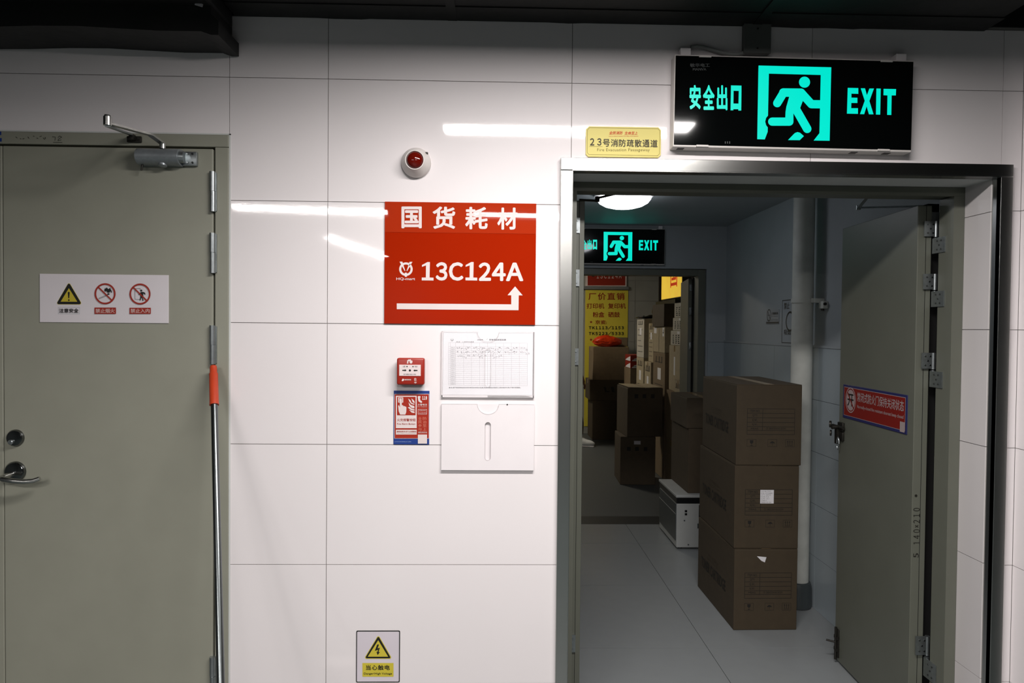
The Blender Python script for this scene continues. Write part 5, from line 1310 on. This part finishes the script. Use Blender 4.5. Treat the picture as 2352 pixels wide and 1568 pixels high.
# local frame: faces +x (towards the right in the photo); y is sideways
PV = [(0, 0, 0.93), (0, 0, 1.08), (0.005, 0, 1.22), (0.0, 0, 1.36), (0.005, 0, 1.44), (0.015, 0, 1.49), (0.03, 0, 1.56), (0.03, 0, 1.63), (0.022, 0, 1.70), (0.02, 0, 1.735)]
PR = [0.10, 0.095, 0.10, 0.085, 0.05, 0.052, 0.078, 0.098, 0.088, 0.06]
PE = [(i, i + 1) for i in range(9)]
def addv(v, r, j):
    PV.append(v); PR.append(r); PE.append((j, len(PV) - 1)); return len(PV) - 1
for s in (-1, 1):
    k = addv((0, s * 0.095, 0.86), 0.085, 0); fwd = 0.17 if s < 0 else -0.11
    k = addv((0.01 + fwd * 0.5, s * 0.10, 0.50), 0.056, k); k = addv((-0.02 + fwd, s * 0.10, 0.30), 0.053, k); k = addv((-0.03 + fwd, s * 0.10, 0.09), 0.036, k); k = addv((0.06 + fwd, s * 0.105, 0.045), 0.032, k); k = addv((0.12 + fwd, s * 0.108, 0.035), 0.026, k)
    k = addv((0, s * 0.15, 1.37), 0.046, 3); k = addv((-0.01, s * 0.215, 1.10), 0.042, k); k = addv((0.09, s * 0.21, 0.90), 0.034, k); kh = addv((0.12, s * 0.205, 0.84), 0.032, k)
    for f, (dx, dy, L) in enumerate(((0.02, 0.03, 0.05), (0.028, 0.015, 0.075), (0.03, 0.0, 0.08), (0.028, -0.014, 0.074), (0.024, -0.028, 0.06))):
        k1 = addv((0.12 + dx * 0.6, s * 0.205 + dy * 0.7, 0.80), 0.011, kh); k2 = addv((0.125 + dx, s * 0.205 + dy, 0.80 - L * 0.5), 0.009, k1); addv((0.118 + dx * 0.8, s * 0.205 + dy, 0.80 - L), 0.007, k2)
PX, PY = 1.56, 6.82
person = skin_mesh('person', SKIN, PV, PE, PR, sub=2)
person.location = (PX, PY, 0); person.rotation_euler = (0, 0, -0.35)
tag(person, 'person in dark clothes and white shoes, mostly hidden behind the door edge', 'person')
nose = MB().lathe([(0.0, -0.01), (0.014, 0.0), (0.009, 0.014), (0.0, 0.02)], (0.118, 0, 1.605), axis=(1, 0, 0.2), n=12).build('nose', SKIN, person, smooth=True)
for s in (-1, 1):
    MB().lathe([(0.0, -0.01), (0.010, 0.0), (0.006, 0.006), (0.0, 0.007)], (0.112, s * 0.032, 1.635), axis=(1, s * 0.2, 0), n=12).build('eye', PRINTK, person, smooth=True)
    MB().lathe([(0.0, -0.008), (0.022, -0.004), (0.024, 0.004), (0.012, 0.010), (0.0, 0.008)], (0.02, s * 0.088, 1.61), axis=(0, s, 0), n=14).build('ear', SKIN, person, smooth=True)
MB().box(0.095, 0.112, -0.022, 0.022, 1.562, 1.571, b=0.004).build('mouth', PRINTRD, person)
bm_ = bmesh.new(); bmesh.ops.create_icosphere(bm_, subdivisions=3, radius=1.0)
for v in bm_.verts:
    v.co = Vector((0.008 + v.co.x * 0.102, v.co.y * 0.098, 1.668 + v.co.z * 0.098))
    if v.co.x > 0.02 and v.co.z < 1.69: v.co.x = 0.02
    if v.co.z < 1.59: v.co.z = 1.59
me = bpy.data.meshes.new('hair'); bm_.to_mesh(me); bm_.free(); me.materials.append(HAIR)
for q in me.polygons: q.use_smooth = True
link(bpy.data.objects.new('hair', me), person)
JV = [(0, 0, 0.76), (0, 0, 1.02), (0.005, 0, 1.22), (0, 0, 1.36), (0.005, 0, 1.445)]; JR = [0.185, 0.165, 0.165, 0.145, 0.085]; JE = [(0, 1), (1, 2), (2, 3), (3, 4)]
for s in (-1, 1):
    n0 = len(JV); JV += [(0, s * 0.175, 1.385), (-0.01, s * 0.217, 1.10), (0.08, s * 0.212, 0.92)]; JR += [0.085, 0.062, 0.05]; JE += [(3, n0), (n0, n0 + 1), (n0 + 1, n0 + 2)]
skin_mesh('jacket', CLOTHD, JV, JE, JR, person, sub=2)
TV = [(0, 0, 0.94), (0, 0, 1.03)]; TR = [0.12, 0.11]; TE = [(0, 1)]
for s in (-1, 1):
    n0 = len(TV); fwd = 0.17 if s < 0 else -0.11
    TV += [(0, s * 0.095, 0.84), (0.01 + fwd * 0.5, s * 0.10, 0.50), (-0.02 + fwd, s * 0.10, 0.30), (-0.028 + fwd, s * 0.10, 0.12)]; TR += [0.100, 0.070, 0.064, 0.058]
    TE += [(0, n0), (n0, n0 + 1), (n0 + 1, n0 + 2), (n0 + 2, n0 + 3)]
skin_mesh('trousers', CLOTHT, TV, TE, TR, person, sub=2)
for s in (-1, 1):
    fwd = 0.17 if s < 0 else -0.11; bm_ = bmesh.new(); bmesh.ops.create_icosphere(bm_, subdivisions=3, radius=1.0)
    for v in bm_.verts:
        u = v.co.x; top_ = 0.052 + 0.040 * max(0, min(1, -u + 0.25)) * 1.2
        zz_ = 0.004 + (v.co.z + 0.75) * top_ if v.co.z > -0.75 else 0.004
        v.co = Vector((0.045 + fwd + u * 0.145, s * 0.104 + v.co.y * (0.046 if u > -0.3 else 0.038), zz_))
    me = bpy.data.meshes.new('shoe'); bm_.to_mesh(me); bm_.free(); me.materials.append(SHOEW)
    for q in me.polygons: q.use_smooth = True
    sh = bpy.data.objects.new('shoe', me); link(sh, person)
    MB().box(-0.095 + fwd, 0.185 + fwd, s * 0.104 - 0.044, s * 0.104 + 0.044, 0.0, 0.014, b=0.006).build('sole', PRINTLG, sh)
    for k in range(4): MB().tube([(0.05 + fwd + k * 0.022, s * 0.104 - 0.022, 0.094 - k * 0.008), (0.052 + fwd + k * 0.022, s * 0.104, 0.103 - k * 0.009), (0.05 + fwd + k * 0.022, s * 0.104 + 0.022, 0.094 - k * 0.008)], 0.003, n=6).build('lace', PAPER, sh, smooth=True)

bpy.data.objects.remove(TXO); bpy.data.curves.remove(TXT)
